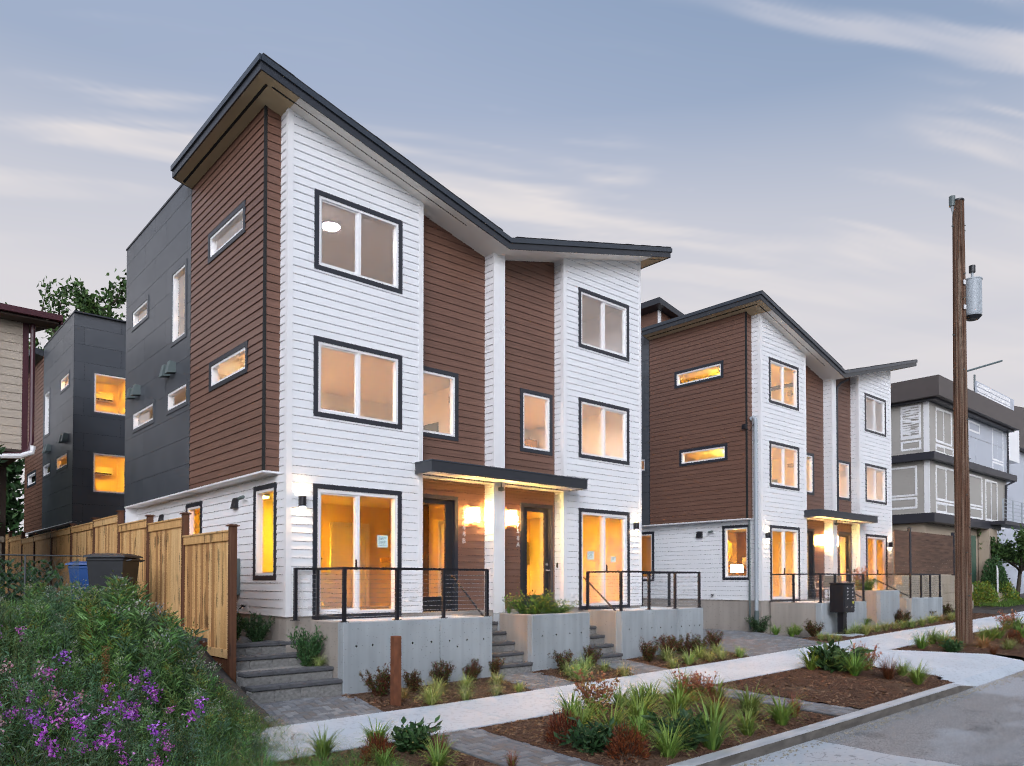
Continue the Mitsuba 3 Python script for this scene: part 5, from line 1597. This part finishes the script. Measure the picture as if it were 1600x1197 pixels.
# before the planter
plant('brown_shrub', 881.6, 1049, .42, 'brown shrub before the left end of the concrete planter wall')
plant('brown_shrub', 923.7, 1040, .42, 'brown shrub at the right corner of the concrete planter wall')
many('pale_tuft', [(907, 1064, .46), (890, 1055, .36), (914, 1047, .40)], 'pale striped grass tuft in the clump before the planter', 'clump of pale grass before the planter')
plant('pale_tuft', 944.8, 1048, .28, 'small pale tuft beside the right entry walk, near the planter')
plant('pale_tuft', 975.8, 1056, .32, 'pale grass tuft between the right entry walk and the pavement')
# before the right patio
plant('brown_shrub', 1012, 1033, .46, 'brown shrub at the left end of the right patio wall')
plant('brown_shrub', 1042, 1026, .50, 'brown shrub at the first seam of the right patio wall')
plant('pale_tuft', 1043, 1033, .42, 'green tuft below the shrub at the first seam of the right patio wall')
plant('brown_shrub', 1067, 1022, .46, 'upright brown shrub at the second seam of the right patio wall')
plant('brown_shrub', 1090, 1022, .46, 'brown shrub near the right end of the right patio wall')
plant('pale_tuft', 1094, 1029, .40, 'green tuft below the shrub near the right end of the right patio wall')
plant('brown_shrub', 1116, 1013, .46, 'brown shrub just past the right patio wall, by the driveway')
plant('pale_tuft', 1121, 1021, .36, 'green tuft under the last shrub by the driveway')
many('pale_tuft', [(1051.4, 1043, .30), (1076.8, 1038, .40), (1109, 1033, .34), (1127.5, 1030, .34)], 'pale grass tuft along the pavement before the right patio', 'row of pale tufts along the pavement before the right patio')
plant('pale_tuft', 1156.4, 1027, .34, 'pale tuft alone at the edge of the driveway')
# right of the driveway
plant('evergreen', 1187, 988, .52, 'round dark evergreen shrub at the left corner of the further townhouse', wide=1.2)
plant('evergreen', 1214, 982, .50, 'dark evergreen shrub second from the corner of the further townhouse', wide=1.3)
many('grass_tuft', [(1212, 992, .40), (1237, 994, .46), (1246, 991, .40)], 'green tuft before the evergreens right of the driveway', 'green tufts before the evergreen shrubs')
plant('brown_shrub', 1271, 994, .46, 'brown shrub left of the mailbox pedestal, against the patio wall')
many('pale_tuft', [(1283, 1000, .30), (1296, 1001, .30), (1308, 1001, .28)], 'pale low tuft at the pavement left of the mailbox', 'pale tufts at the pavement left of the mailbox')
many('brown_shrub', [(1304, 987, .46), (1329, 979, .44)], 'brown shrub close behind the mailbox pedestal', 'brown shrubs close behind the mailbox')
plant('grass_tuft', 1350, 981, .50, 'green tuft at the patio wall right of the mailbox')
plant('brown_shrub', 1368, 974, .40, 'dark shrub before the left steps of the further townhouse')
many('pale_tuft', [(1337, 990, .44), (1353, 991, .46), (1370, 987, .40), (1384, 985, .40), (1398, 983, .36), (1410, 981, .34), (1325, 992, .34)], 'pale grass tuft in the drift right of the mailbox', 'drift of pale grass right of the mailbox')
many('brown_shrub', [(1401, 975, .50), (1414, 973, .40), (1447, 967, .44), (1462, 963, .42), (1479, 960, .44)], 'dark shrub along the far walls of the further townhouse', 'dark shrubs along the far walls')
many('pale_tuft', [(1424, 981, .40), (1441, 978, .42), (1455, 974, .40), (1464, 971, .34), (1486, 970, .40), (1490, 966, .36)], 'pale grass tuft in the far bed before the right patio of the further townhouse', 'pale grass in the far bed')
many('tan_dome', [(1416, 979, .26), (1468, 971, .34), (1480, 969, .26)], 'straw-coloured tuft in the far bed left of the utility pole', 'straw tufts in the far bed')
# the planting strip by the kerb, middle bed
many('grass_tuft', [(892.8, 1122, .50), (908, 1144, .52), (954.7, 1154, .56)], 'green tuft at the left end of the middle bed', 'green tufts at the left end of the middle kerbside bed')
plant('orange_shrub', 932, 1122, .66, 'tallest orange-leaved shrub at the left end of the middle kerbside bed')
many('grass_tuft', [(968.7, 1106, .44), (1002.5, 1105, .50), (1017, 1099, .46)], 'green tuft at the pavement side of the middle bed', 'green tufts along the pavement edge of the middle bed')
plant('grass_tuft', 997, 1134, .64, 'biggest arching grass tuft in the heart of the middle kerbside bed')
plant('rust_dome', 883, 1161, .42, 'rust-brown dome of sedge at the left edge of the middle kerbside bed')
plant('broadleaf', 923.7, 1172, .36, 'dark leafy plant between the two rust-brown domes', wide=1.3)
plant('rust_dome', 981.4, 1184, .40, 'rust-brown dome of sedge near the kerb, the right one of two')
plant('grass_tuft', 1000, 1158, .50, 'green tuft just above the right-hand rust-brown dome')
plant('grass_tuft', 1044.7, 1184, .52, 'green tuft nearest the kerb in the middle kerbside bed')
plant('grass_tuft', 1054.5, 1147, .46, 'green tuft before a dark leafy plant, centre of the middle kerbside bed')
plant('broadleaf', 1067, 1167, .44, 'dark leafy plant among green tufts near the kerb')
plant('grass_tuft', 1058.7, 1119, .56, 'broad green tuft below the orange shrubs of the middle kerbside bed')
plant('grass_tuft', 1064.4, 1096, .62, 'tall thin grass at the pavement, behind the orange shrubs')
many('orange_shrub', [(1075.6, 1098, .50), (1095, 1098, .50)], 'orange-leaved shrub of the close pair by the pavement', 'pair of orange shrubs by the pavement')
plant('rust_grass', 1106.6, 1095, .44, 'rust-red grass right of the pair of orange shrubs')
plant('grass_tuft', 1120.6, 1095, .44, 'green tuft right of the rust-red grass, by the paved strip')
plant('rust_grass', 1117.8, 1112, .36, 'reddish tuft behind a green one at the right of the middle kerbside bed')
plant('grass_tuft', 1117.8, 1123, .44, 'green tuft before the reddish one in the middle kerbside bed')
plant('grass_tuft', 1112, 1170, .72, 'largest grass tuft close to the kerb in the middle kerbside bed')
plant('grass_tuft', 1171, 1118, .56, 'green tuft beside the further paved strip')
plant('grass_tuft', 1168.4, 1148, .46, 'looser green tuft near the kerb, right part of the middle kerbside bed')
plant('grass_tuft', 1221.9, 1132, .54, 'last green tuft of the middle kerbside bed, at the kerb')
plant('red_grass', 1241.6, 1120, .40, 'red-tipped tuft at the corner of kerb and further paved strip')
# the next bed, up to the apron
plant('grass_tuft', 1268, 1046, .56, 'green tuft at the left of the clump before the apron')
plant('red_grass', 1281, 1042, .42, 'red-tipped plant in the clump before the apron')
plant('broadleaf', 1302, 1048, .56, 'dark leafy plant in the clump before the apron', wide=1.2)
plant('grass_tuft', 1335.6, 1055, .60, 'bright green tuft left of the orange shrub before the apron')
plant('orange_shrub', 1353, 1047, .56, 'orange-leaved shrub at the edge of the driveway apron')
plant('rust_grass', 1389, 1060, .48, 'rust-red spiky grass beside the driveway apron')
many('grass_tuft', [(1410, 1056, .42), (1434, 1069, .52)], 'green tuft at the corner of bed and apron, near the kerb end', 'green tufts at the corner by the apron')
# the bed left of the near paved strip
plant('grass_tuft', 504.7, 1183, .40, 'thin green tuft in the near bed, left of the broad-leaved plant')
plant('grass_tuft', 587.5, 1170, .42, 'green tuft above a rust-brown dome in the near bed')
plant('rust_dome', 590.6, 1191, .32, 'rust-brown dome at the bottom of the photo, in the near bed')
plant('broadleaf', 645, 1171, .32, 'dark broad-leaved plant beside the near paved strip', wide=1.4)
plant('red_grass', 687.5, 1183, .36, 'red-tipped tuft beside the near paved strip')
many('grass_tuft', [(600, 1199, .30), (684, 1203, .40)], 'green tuft cut by the bottom edge, near bed', 'green tufts at the bottom edge')
plant('red_grass', 800, 1201, .24, 'small red plant at the bottom edge, right of the near paved strip')
# round the utility pole
many('grass_tuft', [(1440, 1014, .52), (1457, 1006, .52), (1474, 1009, .54)], 'green tuft left of the utility pole', 'green tufts left of the utility pole')
plant('broadleaf', 1488, 1019, .32, 'dark low plant before the utility pole')
plant('tan_dome', 1486, 1012, .34, 'straw-coloured dome left of the foot of the utility pole', wide=1.3)
plant('tan_dome', 1536.7, 1011, .34, 'straw-coloured dome right of the utility pole', wide=1.3)
many('grass_tuft', [(1535, 1001, .46), (1549, 1001, .52), (1561, 997, .50)], 'green tuft right of the utility pole', 'green tufts right of the utility pole')
plant('rust_dome', 1584.5, 1006, .40, 'dark red dome near the right edge of the photo')
plant('pale_tuft', 1576, 1014, .36, 'pale dome of grass near the right edge of the photo', wide=1.2)
plant('rust_grass', 1552, 1022, .30, 'low red-brown plant before the pole, at the apron edge')
plant('orange_shrub', 1574, 984, .62, 'yellowish upright shrub behind the pole at the right edge')
many('grass_tuft', [(1589, 984, .60), (1597, 996, .5)], 'green tuft at the right edge beside the pavement', 'green tufts at the right edge')
# by the left stone steps
plant('evergreen', 0, 0, .55, 'dark evergreen shrub on the top terrace of the stone steps, against the fence', xyz=(-.78, .62, -.40), wide=.9)
plant('evergreen', 0, 0, .50, 'dark evergreen shrub on the top terrace of the stone steps, nearer the house', xyz=(-.33, .45, -.40), wide=1.0)
plant('evergreen', 0, 0, .66, 'dark evergreen shrub on the lower terrace against the left patio wall', xyz=(.17, -.52, -.80), wide=.75)
plant('pale_tuft', 0, 0, .30, 'pale tuft under the evergreen on the lower terrace', xyz=(.30, -.68, -.79))
plant('flower_shrub', 0, 0, .52, 'yellow-flowering shrub filling the left part of the planter of the nearer townhouse', xyz=(5.35, -.68, -.06), wide=1.35)
plant('flower_shrub', 0, 0, .36, 'lower green shrub filling the right part of the planter of the nearer townhouse', xyz=(6.02, -.72, -.06), wide=1.7)
plant('grass_tuft', 0, 0, .34, 'thin grass sprig at the left edge of the planter of the nearer townhouse', xyz=(5.0, -.35, -.03), wide=.5)
plant('flower_shrub', 0, 0, .55, 'yellow-flowering shrub in the planter of the further townhouse', xyz=(21.3, -1.0, .30), wide=1.0)
plant('orange_shrub', 0, 0, .85, 'thin pinkish shrub by the entry of the further townhouse, left of the planter', xyz=(20.9, -.95, .30), wide=.7)


# ------------------------------------------------------------------ weeds and wild flowers on the bank
def scatter(protos, X, Y, H, name, r, tint=.25, label=None, parent=None, wide=1.0):
    """Copies of stem prototypes over the ground, joined into one mesh."""
    vs, fs, cs, n = [], [], [], 0
    for x, y, h in zip(X, Y, H):
        v, f, c = protos[r.randint(len(protos))]
        a = r.rand() * 6.283
        w = v * [h * wide, h * wide, h]
        lx, ly = r.randn(2) * .10
        w = np.column_stack([w[:, 0] * math.cos(a) - w[:, 1] * math.sin(a) + lx * w[:, 2], w[:, 0] * math.sin(a) + w[:, 1] * math.cos(a) + ly * w[:, 2], w[:, 2]])
        vs.append(w + [x, y, float(G(x, y) + hill(x, y)) - .08]); fs.append(f + n); n += len(v)
        cs.append(np.clip(c * (1 - tint / 2 + tint * r.rand(3)), 0, 1))
    return np.vstack(vs), np.vstack(fs), np.vstack(cs)


WEED = np.array([[.085, .18, .045], [.12, .23, .065], [.06, .13, .035], [.16, .27, .09]])
WEEDB = np.array([[.08, .16, .07], [.11, .19, .095], [.06, .125, .055]])
STRAW = np.array([[.22, .17, .08], [.28, .22, .12], [.16, .13, .06]])


def leafy_stem(r, n=90, cols=WEED, L=.11, W=.016, spread=.12, top=None):
    """A tall weed: an upright stem with narrow leaves all the way up and a branching top."""
    v, f = tube([(0, 0, 0), (.02 * r.randn(), .02 * r.randn(), .5), (.05 * r.randn(), .05 * r.randn(), 1.0)], [.006, .005, .003], 4, cap=False)
    st = (v, f, np.tile(cols[0] * .8, (len(v), 1)))
    t = r.rand(n) ** .75
    az = r.rand(n) * 6.283
    P = np.column_stack([spread * .5 * (r.rand(n)) * np.cos(az), spread * .5 * r.rand(n) * np.sin(az), t])
    N = np.column_stack([np.cos(az), np.sin(az), .55 + .5 * r.rand(n)])
    parts = [st, leaves(P, N, r, L, W, cols, .15, .3)]
    if top is not None:
        m = 40
        P = np.column_stack([r.randn(m) * .045, r.randn(m) * .045, 1.0 + r.randn(m) * .05 - .02])
        parts.append(leaves(P, r.randn(m, 3) + [0, 0, .8], r, .035, .018, top, .2, .8))
    return join(*parts)


def vetch(r, n_fl):
    """A tangle of thin stems with paired leaflets and clusters of purple flowers."""
    parts = []
    for k in range(5):
        a = r.rand() * 6.283; d = np.array([math.cos(a), math.sin(a), 0])
        path = [np.zeros(3), d * .18 * r.rand() + [0, 0, .45], d * (.15 + .3 * r.rand()) + [0, 0, .75 + .3 * r.rand()]]
        v, f = tube(path, [.004, .003, .002], 3, cap=False)
        parts.append((v, f, np.tile([.10, .14, .06], (len(v), 1))))
        t = r.rand(34)[:, None]
        P = (1 - t) ** 2 * path[0] + 2 * t * (1 - t) * path[1] + t * t * path[2] + r.randn(34, 3) * .03
        parts.append(leaves(P, r.randn(34, 3) + d + [0, 0, .3], r, .075, .018, WEEDB, .15, .5))
        if k < n_fl:
            m = 34
            c = path[2] + r.randn(3) * .02
            P = c + r.randn(m, 3) * [.040, .040, .044]
            cc = np.array([[.36, .06, .42], [.44, .11, .50], [.28, .045, .36], [.52, .22, .55]]) if r.rand() < .68 else np.array([[.40, .20, .28], [.48, .30, .36], [.35, .22, .22], [.52, .46, .44]])
            parts.append(leaves(P, r.randn(m, 3), r, .042, .036, cc, .3, .9))
    return join(*parts)


rw = np.random.RandomState(77)
BRIGHT = np.array([[.11, .20, .045], [.15, .25, .06], [.085, .165, .04]])
edge_x = lambda y: np.interp(y, [-7.4, -5.6, -4.6, -3.6, -2.87, -1.9, -.9, .2, 1.0, 4], [-3.3, -2.75, -2.30, -1.98, -1.85, -2.10, -2.25, -2.25, -2.2, -2.0])
# tall green weeds on the slope before the fence
tall = [leafy_stem(np.random.RandomState(200 + i), 120, (WEED, WEEDB, np.vstack([WEED, BRIGHT]))[i % 3], .13, .022, .15, top=LIME * .55 if i < 3 else np.array([[.34, .34, .30], [.2, .25, .12]])) for i in range(6)]
n = 760
Y = -5.2 + 6.4 * rw.rand(n); X = -6.2 + (edge_x(Y) + 6.2) * rw.rand(n) ** .62
k = rw.rand(n) < np.clip(.16 + .84 * np.exp(-((X + 2.9) ** 2 / 1.3 + (Y + 2.2) ** 2 / 3.6)), 0, 1)
X, Y = X[k], Y[k]
H = (.42 + .36 * rw.rand(len(X))) * (.8 + .95 * np.exp(-((X + 3.05) ** 2 / .55 + (Y + 2.4) ** 2 / 1.6))) * np.clip((edge_x(Y) - X) / .7 + .45, .4, 1)
TW = thing('tall_weeds', 'tangle of tall green weeds climbing the bank before the cedar fence', 'weeds', kind='stuff')
v, f, c = scatter(tall, X, Y, H, 'w', rw)
put(TW, None, (v, f), 'leaf', color=c)
# dock: brown seed spikes
dock = []
for i in range(3):
    r = np.random.RandomState(300 + i)
    m = 420
    t = r.rand(m)
    az = r.rand(m) * 6.283
    P = np.column_stack([.05 * r.rand(m) * np.cos(az), .05 * r.rand(m) * np.sin(az), .35 + .65 * t])
    sp = leaves(P, np.column_stack([np.cos(az), np.sin(az), .8 + 0 * az]), r, .03, .018, np.array([[.16, .07, .025], [.22, .10, .03], [.13, .09, .03], [.20, .13, .04]]), .2, .6)
    bl = leaves(np.column_stack([r.randn(14) * .03, r.randn(14) * .03, .1 + .45 * r.rand(14)]), r.randn(14, 3) + [0, 0, .9], r, .20, .055, LIME * .6, .15, .2)
    sv, sf = tube([(0, 0, 0), (0, 0, 1)], [.006, .003], 4, cap=False)
    dock.append(join((sv, sf, np.tile([.14, .08, .03], (len(sv), 1))), sp, bl))
for i, (px, py, d, h) in enumerate(((166, 1040, 8.4, .80), (140, 935, 9.6, .75), (222, 985, 9.8, .55))):
    R = np.array([math.cos(YAW), -math.sin(YAW), 0.0])
    p = CAM + d * (FW + (px - 805.5) / 1178.83 * R)
    t = thing('dock_plant', ('brown seed spike of a dock plant standing out of the purple flowers', 'brown dock spike before the blue bin', 'short brown dock spike among tall weeds near the fence')[i], 'weed')
    v, f, c = dock[i]
    put(t, None, (v * [h, h, h] + [p[0], p[1], float(G(p[0], p[1]) + hill(p[0], p[1])) - .03], f), 'leaf', color=c)
# purple wild flowers nearer the camera
fl = [vetch(np.random.RandomState(400 + i), (1, 1, 0, 2, 2, 0, 1, 0)[i]) for i in range(8)]
n = 560
Y = -7.6 + 6.0 * rw.rand(n); X = -8.6 + (edge_x(Y) - .55 + 8.6) * rw.rand(n)
dens = np.clip(1.2 - .62 * np.maximum(0, X + 4.7) - .30 * np.maximum(0, Y + 4.6), 0.03, 1)
k = rw.rand(n) < dens
X, Y = X[k], Y[k]
H = .50 + .34 * rw.rand(len(X))
WF = thing('wild_flowers', 'drift of purple and pink wild flowers over the bank at the lower left', 'wild flowers', kind='stuff')
v, f, c = scatter(fl, X, Y, H, 'f', rw, .35)
put(WF, None, (v, f), 'leaf', color=c)
# rough grass over the whole bank, and the greener fringe by the pavement
gr = [blades(46, np.random.RandomState(500 + i), .9, .016, .45, 1.0, np.vstack([WEED, WEEDB, GREEN * .8, STRAW[:1]]), .09, 4) for i in range(6)]
n = 2600
Y = -8.4 + 11.5 * rw.rand(n); X = -9.5 + (edge_x(Y) + 9.5) * rw.rand(n) ** .85
H = .24 + .30 * rw.rand(n)
GS = thing('rough_grass', 'rough uncut grass among the weeds of the bank on the left', 'grass', kind='stuff')
v, f, c = scatter(gr, X, Y, H, 'g', rw, .4)
put(GS, None, (v, f), 'leaf', color=c)
sg = [blades(40, np.random.RandomState(520 + i), .9, .020, .55, 1.1, np.vstack([GREEN, WEED, STRAW[:1]]), .10, 4) for i in range(5)]
n = 380
Y = -6.6 + 5.2 * rw.rand(n); X = edge_x(Y) - .5 + 1.05 * rw.rand(n)
H = .12 + .17 * rw.rand(n)
FG = thing('fringe_grass', 'fringe of fresh green grass where the bank meets the pavement', 'grass', kind='stuff')
v, f, c = scatter(sg, X, Y, H, 's', rw, .4)
put(FG, None, (v, f), 'leaf', color=c)
# long seeding grass at the bottom edge, left of the near bed
lg = [blades(60, np.random.RandomState(540 + i), .9, .010, .40, .75, np.vstack([GREEN, WEED, STRAW[:1] * .8]), .10, 4) for i in range(5)]
n = 150
Y = -7.45 + 2.7 * rw.rand(n); X = -3.5 + 2.4 * rw.rand(n) - .12 * (Y + 7.4)
H = .22 + .20 * rw.rand(n)
LG = thing('long_grass', 'long seeding grass in the planting strip at the bottom edge', 'grass', kind='stuff')
v, f, c = scatter(lg, X, Y, H, 'l', rw, .4)
put(LG, None, (v, f), 'leaf', color=c)
top('gravel_patch', sheet(np.linspace(-3.6, -1.9, 14), np.linspace(-5.2, -3.6, 12), -.03, lambda X, Y: .02 * (meshkit.noise(np.stack([X * 6, Y * 6, 0 * X], -1), 3) - .5)), 'gravel', smooth=True)

# dark creeper behind the wire mesh fence
rc = np.random.RandomState(88)
n = 5200
P = np.column_stack([-9.5 + 6.6 * rc.rand(n), 2.9 + 1.8 * rc.rand(n), .05 + 1.15 * rc.rand(n) ** 1.2])
P[:, 2] *= .6 + .5 * meshkit.noise(np.column_stack([P[:, 0] * 1.2, P[:, 1], 0 * P[:, 0]]), 4)
v, f, c = leaves(P, rc.randn(n, 3) + [0, -.6, .4], rc, .13, .07, DEEP * .8, .15, .8)
CR = thing('creeper', 'dark green creeper behind the wire mesh fence at the left edge', 'creeper', kind='stuff')
put(CR, None, (v, f), 'leaf', color=c)
n = 12000
P = np.column_stack([-9.5 + 6.0 * rc.rand(n), 6.2 + 2.4 * rc.rand(n), .1 + 3.5 * rc.rand(n) ** 1.1])
kk = meshkit.fbm(P * [.9, .9, .8], 3, 8) > .40
P = P[kk]
v, f, c = leaves(P, rc.randn(len(P), 3) + [0, -.5, .2], rc, .22, .11, DEEP * .7, .15, .8)
HB = thing('dark_bush', 'big dark bush in the shade under the neighbour house at the left edge', 'bush')
put(HB, None, (v, f), 'leaf', color=c)


n = 14000
P = np.column_stack([-8.0 + 8.0 * rc.rand(n), 27 + 4 * rc.rand(n), 7.0 * rc.rand(n)])
v, f, c = leaves(P, rc.randn(n, 3) + [0, -.5, .2], rc, .45, .24, DEEP, .15, .8)
BK = thing('dark_bush', 'dark hedge far behind the fence, between neighbour house and rear townhouse', 'bush')
put(BK, None, (v, f), 'leaf', color=c)

# the trees over the road, which the ground floor windows mirror
n = 30000
P = np.column_stack([-45 + 130 * rc.rand(n), -33 + 6 * rc.rand(n), rc.rand(n)])
top_h = 4.2 + 4.2 * meshkit.fbm(np.column_stack([P[:, 0] * .16, 0 * P[:, 0], 0 * P[:, 0]]), 3, 5)
P[:, 2] = -2 + P[:, 2] * (top_h + 2)
v, f, c = leaves(P, rc.randn(n, 3) + [0, .5, .2], rc, 1.2, .8, DEEP * 1.3, .15, .8)
TL = thing('tree_line', 'row of trees across the street, mirrored in the ground floor windows', 'trees', kind='stuff')
put(TL, None, (v, f), 'leaf', color=c)


# ------------------------------------------------------------------ trees
def tree(label, x, y, z0, h, trunk_h, spread, n_limb, n_leaf, cols, seed, leaf=(.22, .13), up=.9, gap=.5, name='tree', crown_shift=(0, 0, 0), group=None):
    """A tapered trunk, limbs that fork, and leaves in clumps round the twigs."""
    r = np.random.RandomState(seed)
    t = thing(name, label, 'tree', group)
    wood, tips = [], []
    top_ = np.array([x + .3 * r.randn(), y + .3 * r.randn(), z0 + trunk_h])
    wood.append(tube([(x, y, z0 - .3), ((x + top_[0]) / 2 + .1, (y + top_[1]) / 2, z0 + trunk_h * .5), top_], [h * .024, h * .019, h * .015], 10))
    for i in range(n_limb):
        az = 6.283 * (i + .6 * r.rand()) / n_limb; el = up * (.35 + .65 * r.rand())
        L = spread * (.6 + .5 * r.rand())
        d = np.array([math.cos(az) * math.cos(el), math.sin(az) * math.cos(el), math.sin(el)])
        s = top_ - [0, 0, trunk_h * .25 * r.rand()]
        m = s + d * L * .5 + [0, 0, .1 * L]; e = s + d * L + np.array([0, 0, .35 * L]) + np.array(crown_shift)
        wood.append(tube([s, m, e], [h * .010, h * .007, h * .003], 6))
        for j in range(7):
            u = .35 + .65 * r.rand()
            b = s * (1 - u) ** 2 + 2 * u * (1 - u) * m + u * u * e
            d2 = d + r.randn(3) * .6 + [0, 0, .35]; d2 /= np.linalg.norm(d2)
            e2 = b + d2 * L * (.22 + .25 * r.rand())
            wood.append(tube([b, (b + e2) / 2 + r.randn(3) * .03 * L, e2], [h * .004, h * .003, h * .0012], 4))
            for q in np.linspace(.3, 1, 5): tips.append((b + (e2 - b) * q, d2))
    tp = np.array([a for a, _ in tips]); td = np.array([b for _, b in tips])
    k = r.randint(len(tp), size=n_leaf)
    P = tp[k] + r.randn(n_leaf, 3) * spread * .045
    keep = meshkit.fbm(P / spread * 4.0, 3, seed) > gap - .12
    v, f, c = leaves(P[keep], td[k][keep] + [0, 0, -.1], r, leaf[0], leaf[1], cols, .2, .9)
    put(t, 'trunk', cat(*wood), 'bark', 40)
    put(t, 'crown', (v, f), 'leaf', color=c)
    return t


TREE = np.array([[.04, .085, .022], [.06, .12, .03], [.028, .062, .018], [.085, .145, .04]])
tree('thin-branched tree showing above the rear townhouse on the left', .7, 29.5, 0, 14, 7.2, 5.0, 9, 9000, TREE, 5, (.24, .16), up=1.25, gap=.46)
tree('dense leafy tree behind the rear townhouse, right of the thin-branched one', 5.0, 31.0, 0, 16, 8.0, 5.6, 13, 30000, TREE, 8, (.27, .17), up=1.05, gap=.30)
tree('leafy tree leaning in at the right edge over the yellow-green hedge', 41.0, -.4, -.4, 5.2, 2.0, 2.7, 10, 6500, TREE * 1.1, 12, (.20, .12), up=.55, gap=.38)
rs2 = np.random.RandomState(31)


def bush(name, label, cx, cy_, z, sx, sy, h, n, cols, leaf=(.12, .06), seed=1):
    r = np.random.RandomState(seed)
    d = r.randn(n, 3); d[:, 2] = np.abs(d[:, 2]); d /= np.linalg.norm(d, axis=1, keepdims=True)
    P = d * (.55 + .45 * r.rand(n) ** .5)[:, None]
    P *= (.75 + .5 * meshkit.fbm(d * 2.2 + seed, 3, seed))[:, None]
    v, f, c = leaves(P * [sx, sy, h] + [cx, cy_, z], d + [0, 0, .3], r, leaf[0], leaf[1], cols, .2, .7)
    t = thing(name, label, 'bush')
    put(t, None, (v, f), 'leaf', color=c)


bush('yellow_bush', 'yellow-green rounded hedge bush beside the utility pole, left of the pair', 36.6, -.1, -.55, 1.0, .7, 1.15, 2600, np.vstack([LIME * .9, GREEN]), seed=3)
bush('yellow_bush', 'yellow-green rounded hedge bush at the right edge, right of the pair', 39.2, -.2, -.5, 1.3, .8, 1.15, 3000, np.vstack([LIME * .9, GREEN]), seed=4)
bush('dark_bush', 'dark green bush behind the yellow-green hedge', 39.0, .0, -.3, 1.6, .5, 2.1, 3200, DEEP, (.14, .07), seed=6)
n = 1500
P = np.column_stack([34 + 7 * rs2.rand(n), -1.9 + 1.2 * rs2.rand(n)])
v, f, c = blades(n, rs2, .22, .02, .5, .8, GREEN * .8, 0.0, 2)
v = v + np.repeat(np.column_stack([P, G(P[:, 0], P[:, 1]) + .05]), 6, 0)
LW = thing('lawn', 'strip of lawn before the yellow-green hedge', 'grass', kind='stuff')
put(LW, None, (v, f), 'leaf', color=c)
FE = thing('yard_gate', 'grey wire yard gate between posts at the right edge', 'gate')
for x in (41.3, 42.2, 43.1):
    put(FE, 'post', box(x, x + .06, -.9, -.84, -.5, 1.35), 'galv')
put(FE, 'mesh_panel', cat(*[box(41.3 + .07 * i, 41.31 + .07 * i, -.88, -.87, -.3, 1.25) for i in range(26)]), 'grey_metal', kind='stuff')
put(FE, 'rail', box(41.3, 43.15, -.89, -.86, 1.26, 1.30), 'galv')
